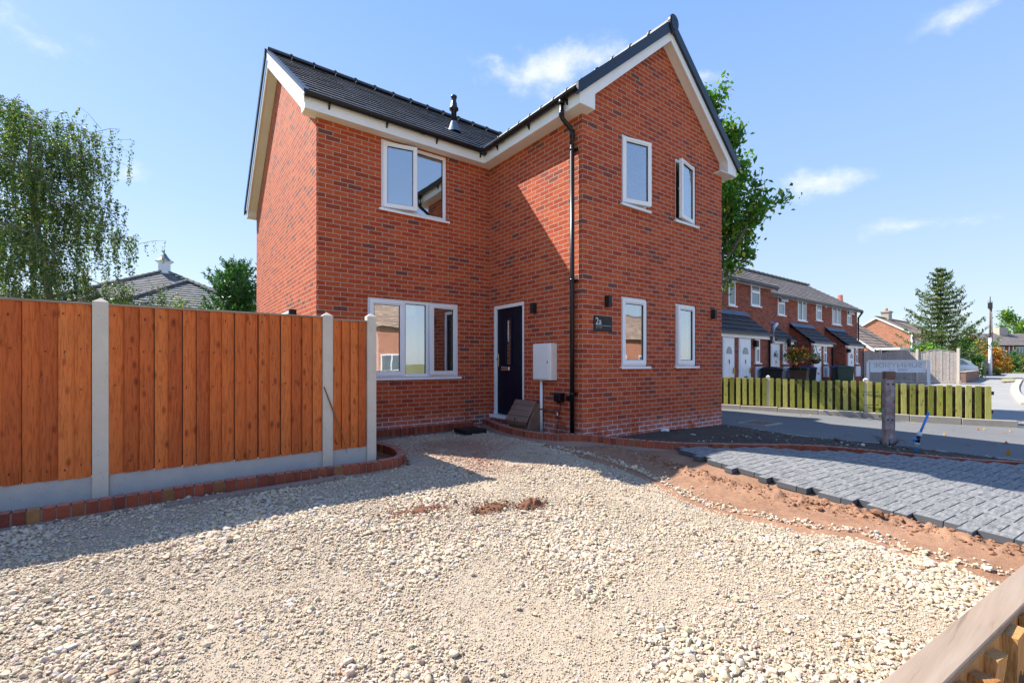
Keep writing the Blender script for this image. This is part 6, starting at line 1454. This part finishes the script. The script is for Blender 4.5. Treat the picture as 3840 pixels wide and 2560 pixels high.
# low wall, car, gate fence, pole
a = at(3612, D=26.2); b = at(3663, D=31.0)
lw = thing('garden_wall', (a.x, a.y, zf_), 'low brown brick garden wall in front of the parked car', 'wall'); d = Vector((b.x-a.x, b.y-a.y, 0)); L = d.length; T = Matrix.Translation((a.x, a.y, 0)) @ Matrix.Rotation(math.atan2(d.y, d.x), 4, 'Z')
m = MB(); m.m = T; m.box(0, L, -.11, .11, zf_-.1, E(-.50)); m.build('wall', M['brick_wall'], lw)
m = MB(); m.m = T; m.box(-.02, L+.02, -.14, .14, E(-.4995), E(-.45)); m.build('coping', M['coping'], lw, bevel=.01)
def car(c, rz, label):
    z = zf_+.0; t = thing('parked_car', (c.x, c.y, z), label, 'car'); T = Matrix.Translation((c.x, c.y, z)) @ Matrix.Rotation(rz, 4, 'Z'); m = MB(); m.m = T
    side = [(-1.95, .35), (-1.98, .62), (-1.90, .88), (-1.15, .98), (-.55, 1.0), (1.62, 1.02), (1.86, .95), (1.93, .55), (1.9, .3)]
    m.prism(side, 'y', -.82, .82); m.build('body', M['carpaint'], t, bevel=.05)
    m = MB(); m.m = T; cab = [(-1.05, .97), (-.45, 1.36), (.1, 1.47), (.9, 1.46), (1.35, 1.32), (1.72, 1.0)]
    A = [(x, -.74+.16*(z_-.97), z_) for x, z_ in cab]; B = [(x, .74-.16*(z_-.97), z_) for x, z_ in cab]; m.face(A); m.face(B[::-1])
    for k in range(5): m.face([A[k], A[k+1], B[k+1], B[k]], smooth=True)
    m.build('cabin', M['carpaint'], t)
    m = MB(); m.m = T
    for s in (-1, 1):
        y_ = s*.742; m.face([(-.85, y_, 1.03), (-.35, y_-s*.05, 1.33), (.2, y_-s*.065, 1.40), (.2, y_, 1.03)]); m.face([(.27, y_, 1.03), (.27, y_-s*.065, 1.40), (.85, y_-s*.06, 1.39), (1.3, y_-s*.01, 1.06)])
    m.face([(1.40, -.60, 1.31), (1.73, -.68, 1.02), (1.73, .68, 1.02), (1.40, .60, 1.31)]); m.face([(-1.07, -.68, 1.0), (-.47, -.62, 1.35), (-.47, .62, 1.35), (-1.07, .68, 1.0)]); m.build('window', M['glass_far'], t)
    for x in (-1.25, 1.25):
        for s in (-1, 1):
            m = MB(); m.m = T; m.tube([(x, s*.68, .31), (x, s*.84, .31)], .31, 18); w = m.build('wheel', M['tyre'], t); m = MB(); m.m = T; m.tube([(x, s*.835, .31), (x, s*.848, .31)], .19, 14); m.build('rim', M['chrome'], w)
    for s in (-1, 1):
        m = MB(); m.m = T; m.box(1.86, 1.955, s*.55, s*.80, .72, .92); m.build('tail_lamp', M['redlamp'], t, bevel=.02)
        m = MB(); m.m = T; m.box(-1.99, -1.90, s*.52, s*.78, .62, .76); m.build('headlight', M['glass_far'], t, bevel=.02)
c = at(3638, D=31.6); car(Vector((c.x-1.75, c.y+1.2, 0)), rad(-32), 'pale blue grey hatchback parked behind the low brick wall, its red tail lamp showing')
pE = at(3640, D=39.5); pF = at(3680, D=37.8); pG = at(3710, D=44.5)
board_fence('garden_fence', [(pE.x, pE.y), (pF.x, pF.y)], 'short pale board fence behind the parked car', zf_, 1.62, 'greywood', archr=0)
board_fence('garden_fence', [(pF.x+.12, pF.y-.02), (pG.x, pG.y)], 'purple grey board fence running up to the telegraph pole', zf_, 1.62, 'pinwood', archr=.0)
pp = at(3713, D=38.5); tp = thing('telegraph_pole', (pp.x, pp.y, zf_), 'slender telegraph pole with a pale painted lower half beside the road', 'pole')
m = MB(); b0 = Vector((pp.x, pp.y, zf_)); m.tube([b0, b0+Vector((.02, .0, 3.3))], .13, 10, r2=.10); m.build('painted_base', M['signwhite'], tp)
m = MB(); m.tube([b0+Vector((.02, 0, 3.3)), b0+Vector((.05, 0, 4.6)), b0+Vector((.04, 0, 6.2))], .075, 8, r2=.055); m.tube([b0+Vector((.02, -.10, 1.6)), b0+Vector((.05, -.12, 3.6)), b0+Vector((.02, -.08, 5.9))], .03, 6); m.build('shaft', M['polewood'], tp)
m = MB(); m.box(pp.x-.13, pp.x+.17, pp.y-.13, pp.y+.13, zf_+5.75, zf_+6.25); m.tube([b0+Vector((.03, 0, 6.2)), b0+Vector((.03, 0, 6.75))], .03, 6); m.tube([b0+Vector((-.14, .14, 6.35)), b0+Vector((.2, -.14, 6.35))], .02, 6); m.build('junction_head', M['gasket'], tp, bevel=.02)
# ================================================================== HOUSES FURTHER OFF
# low tiled bungalow behind the grey fence
bg_ = thing('bungalow', (42, 10.3, E(-1.2)), 'low brick bungalow with a tan tiled roof behind the grey arched fence', 'house')
main_block(bg_, 38.7, 45, 10.5, 16.2, E(-1.2), E(1.12), .80, roofmat='roof_tan', wallm='brick_pink', course=.42, ends=(True, True))
m = MB(); cb = at(3156, D=34.0); m.lathe([(.25, -2.4), (.25, -.9), (.21, -.9), (.17, .0), (0, .0)], (42.0, 13.35, E(5.35)), 12); m.build('chimney_pot', M['terracotta'], bg_)
simple_window(bg_, 10.5, 39.4, 41.0, E(-.2), E(.85), parts=('v',)); simple_window(bg_, 10.5, 42.2, 43.8, E(-.2), E(.85), parts=('v',))
m = MB(); m.box(38.6, 47.5, 8.9, 10.3, E(.92), E(1.06)); m.build('canopy', M['fascia'], bg_); m = MB()
for xx in (38.8, 41, 43.2, 45.4, 47.3): m.box(xx, xx+.1, 9.0, 9.1, E(-1.2), E(.92))
m.build('canopy_post', M['fascia'], bg_)
# gabled house
gh = thing('gabled_house', (74, 15.2, E(-1.1)), 'pink brick house with white gable bargeboard and a chimney, left of the spruce', 'house')
main_block(gh, 69.9, 84, 15.2, 21.6, E(-1.1), E(3.72), .62, roofmat='roof_tan', wallm='brick_pink', course=.5)
m = MB(); cz = E(5.6); m.box(73.2, 74.6, 18.0, 18.8, cz, cz+.95); m.box(73.1, 74.7, 17.9, 18.9, cz+.95, cz+1.12); m.build('chimney', M['coping'], gh, merge=False)
m = MB(); m.lathe([(.16, 0), (.13, .4), (0, .4)], (73.9, 18.4, cz+1.12), 8); m.build('chimney_pot', M['terracotta'], gh)
simple_window(gh, 15.2, 72.2, 74.6, E(1.6), E(3.1), parts=('v',)); simple_window(gh, 15.2, 77.2, 79.6, E(1.6), E(3.1), parts=('v',)); simple_window(gh, 15.2, 72.2, 74.6, E(-.7), E(.7), parts=('v',))
m = MB(); m.tube([(69.8, 15.0, E(3.5)), (69.85, 15.05, E(-1.1))], .09, 8); m.build('downpipe', M['upvc'], gh)
# long grey-roofed house at the right edge
fh = thing('far_house', (140, 9, E(-1)), 'distant two storey house with a long grey tiled roof at the end of the road', 'house')
FHY = 0
c0 = at(3722, D=90); rt2 = Vector((FY, -FX, 0)); ang2 = math.atan2(rt2.y, rt2.x)+rad(4)
T = Matrix.Translation((c0.x, c0.y, 0)) @ Matrix.Rotation(ang2, 4, 'Z')
m = MB(); m.m = T; m.box(0, 22, 0, 8, E(-1.1), E(3.75)); m.prism([(0, E(3.75)), (8, E(3.75)), (4, E(6.1))], 'x', 0, 22); m.build('wall', M['brick_old'], fh, merge=False)
cyf = math.sqrt(1+.59**2)
Mt = T
def Pf(a, s): return Mt @ Vector((a, -.4+s/cyf, E(3.55)+s/cyf*.59+.06))
def Pf2(a, s): return Mt @ Vector((a, 8.4-s/cyf, E(3.55)+s/cyf*.59+.06))
roof('roof', Pf, M['roof_grey'], fh, 4.4*cyf, lambda s: -.3, lambda s: 22.3, course=.45, lip=.05); roof('roof', Pf2, M['roof_grey'], fh, 4.4*cyf, lambda s: -.3, lambda s: 22.3, course=.45, lip=.05)
m = MB(); m.m = T; m.box(5.4, 7.2, 3.2, 4.6, E(4.9), E(7.4)); m.build('chimney', M['coping'], fh)
m = MB(); m.m = T; m.box(-.3, 22.3, -.45, -.3, E(3.40), E(3.62)); m.build('gutter', M['gasket'], fh)
m = MB(); m.m = T; m.box(-1.9, 0, -.2, 3, E(-1.1), E(3.2)); m.build('side_wall', M['fascia'], fh)
m = MB(); m.m = T; m.prism([(-.3, E(3.2)), (3.2, E(3.2)), (3.2, E(5.0))], 'x', -2.1, 0); m.build('side_roof', M['roof_grey'], fh, merge=False)
for x in (.3, 4.9, 9.4, 13.6):
    ww = MB(); ww.m = T; ww.box(x, x+2.2, -.08, -.001, E(2.1), E(3.3)); o = ww.build('window', M['upvc'], fh)
    g = MB(); g.m = T; g.box(x+.12, x+.75, -.10, -.081, E(2.2), E(3.2)); g.box(x+.9, x+1.35, -.10, -.081, E(2.2), E(3.2)); g.box(x+1.5, x+2.1, -.10, -.081, E(2.2), E(3.2)); g.build('pane', M['glass_far'], o)
m = MB(); m.m = T; m.box(3.3, 3.45, -.16, 0, E(-1.1), E(3.4)); m.box(4.2, 4.35, -.16, 0, E(-1.1), E(3.4)); m.build('downpipe', M['fascia'], fh)
m = MB(); m.m = T; m.box(0, 22, -.9, -.001, E(1.0), E(2.0)); m.build('lean_to_roof', M['roof_grey'], fh, merge=False)
# slatted blue-grey shed and brick pier by the far corner
s0 = at(3735, D=55.5); T = Matrix.Translation((s0.x, s0.y, zf_)) @ Matrix.Rotation(ang2, 4, 'Z'); sh = thing('slatted_shed', (s0.x, s0.y, zf_), 'small blue grey shed of horizontal slats beside the road', 'shed')
m = MB(); m.m = T; m.box(0, 1.15, .03, 1.2, .25, 1.95); m.build('frame', M['gasket'], sh); m = MB(); m.m = T
for k in range(11): m.box(0, 1.15, 0, .029, .28+k*.155, .28+k*.155+.12)
m.build('slats', M['slatblue'], sh); m = MB(); m.m = T; m.box(-.05, 1.2, -.05, 1.25, 0, .25); m.build('plinth', M['kerb'], sh); m = MB(); m.m = T; m.prism([(-.1, 1.96), (1.3, 2.1), (1.3, 2.16), (-.1, 2.02)], 'x', -.08, 1.25); m.build('roof', M['slatblue'], sh)
s0 = at(3726, D=52); bp_ = thing('brick_pier', (s0.x, s0.y, zf_), 'red brick gate pier left of the slatted shed', 'pier'); m = MB(); m.box(s0.x-.3, s0.x+.3, s0.y-.3, s0.y+.3, zf_-.1, zf_+1.1); m.build('shaft', M['brick_old'], bp_, merge=False); m = MB(); m.box(s0.x-.34, s0.x+.34, s0.y-.34, s0.y+.34, zf_+1.1005, zf_+1.17); m.build('cap', M['coping'], bp_)
# hip-roofed house with a cupola, far left
hh = thing('hip_roof_house', (-.3, 40, E(-1.25)), 'grey tiled hip roofed building with a small white cupola behind the fence', 'house')
def hip(cx0, cy0, half, zb_, za, nm='roof'):
    for k, a in enumerate((-90, 0, 90, 180)):
        R = Matrix.Translation((cx0, cy0, 0)) @ Matrix.Rotation(rad(a+90+4), 4, 'Z'); sl = (za-zb_)/half; c_ = math.sqrt(1+sl*sl)
        roof(nm, lambda u, s, R=R: R @ Vector((u, -half+s/c_, zb_+s/c_*sl)), M['roof_grey2'], hh, half*c_, lambda s: -(half-s/c_), lambda s: half-s/c_, course=.33, lip=.045)
        m = MB(); A = R @ Vector((-half, -half, zb_+.06)); B = R @ Vector((0, 0, za+.08)); ridge_run(m, A, B, r=.12, step=.45); m.build('hip_tile', M['ridge_grey'], hh, merge=False)
M['roof_grey2'] = roof_mat('pale_grey_tile', (.15, .148, .145), (.34, .34, .33), .6, .25, .8, .2)
ap = at(617, 1017, D=33); hip(ap.x, ap.y, 6.5, ap.z-3.6, ap.z)
ap2 = at(703, 1056, D=28); hip(ap2.x, ap2.y, 5.0, ap2.z-2.9, ap2.z)
m = MB(); m.box(ap.x-6, ap.x+6, ap.y-6, ap.y+6, E(-1.3), ap.z-3.5); m.box(ap2.x-4.6, ap2.x+4.6, ap2.y-4.6, ap2.y+4.6, E(-1.3), ap2.z-2.8); m.build('wall', M['brick_pink'], hh, merge=False)
m = MB(); m.box(ap.x-.36, ap.x+.36, ap.y-.36, ap.y+.36, ap.z-.25, ap.z+.62); m.box(ap.x-.44, ap.x+.44, ap.y-.44, ap.y+.44, ap.z+.621, ap.z+.70); cu = m.build('cupola', M['fascia'], hh, bevel=.02)
m = MB(); m.lathe([(.58, .70), (.36, .86), (.20, 1.05), (.10, 1.25), (.03, 1.3), (.03, 1.55), (0, 1.6)], (ap.x, ap.y, ap.z), 8); m.build('cupola_roof', M['lead'], cu)
m = MB()
for k in range(4): m.box(ap.x-.28, ap.x+.28, ap.y-.375, ap.y-.3605, ap.z+.05+k*.13, ap.z+.05+k*.13+.07)
m.build('louvre', M['signwhite'], cu)
# houses across the street behind the camera: what the new windows mirror
def opposite(x0, x1, y0, y1, ze_, label):
    t = thing('opposite_house', ((x0+x1)/2, y1, E(-1.5)), label, 'house'); main_block(t, x0, x1, y0, y1, E(-1.6), ze_, .7, roofmat='roof_tan', wallm='brick_pink', course=.35)
    yy = y1+.0005
    for xx in np.arange(x0+1.2, x1-1.5, 3.4):
        for za, zb2 in ((E(-.5), E(.7)), (E(2.0), E(3.1))):
            if zb2 > ze_: continue
            m = MB(); m.box(xx, xx+1.6, yy, yy+.05, za, zb2); w = m.build('window', M['upvc'], t); m = MB(); m.box(xx+.08, xx+.76, yy+.0505, yy+.06, za+.08, zb2-.08); m.box(xx+.84, xx+1.52, yy+.0505, yy+.06, za+.08, zb2-.08); m.build('pane', M['glass_far'], w)
opposite(2.5, 12.5, -23, -16, E(2.6), 'brick house with a tan tiled roof across the street, mirrored in the wide window')
opposite(25, 50, -24, -17, E(2.2), 'long brick house across the street, mirrored in the gable windows')
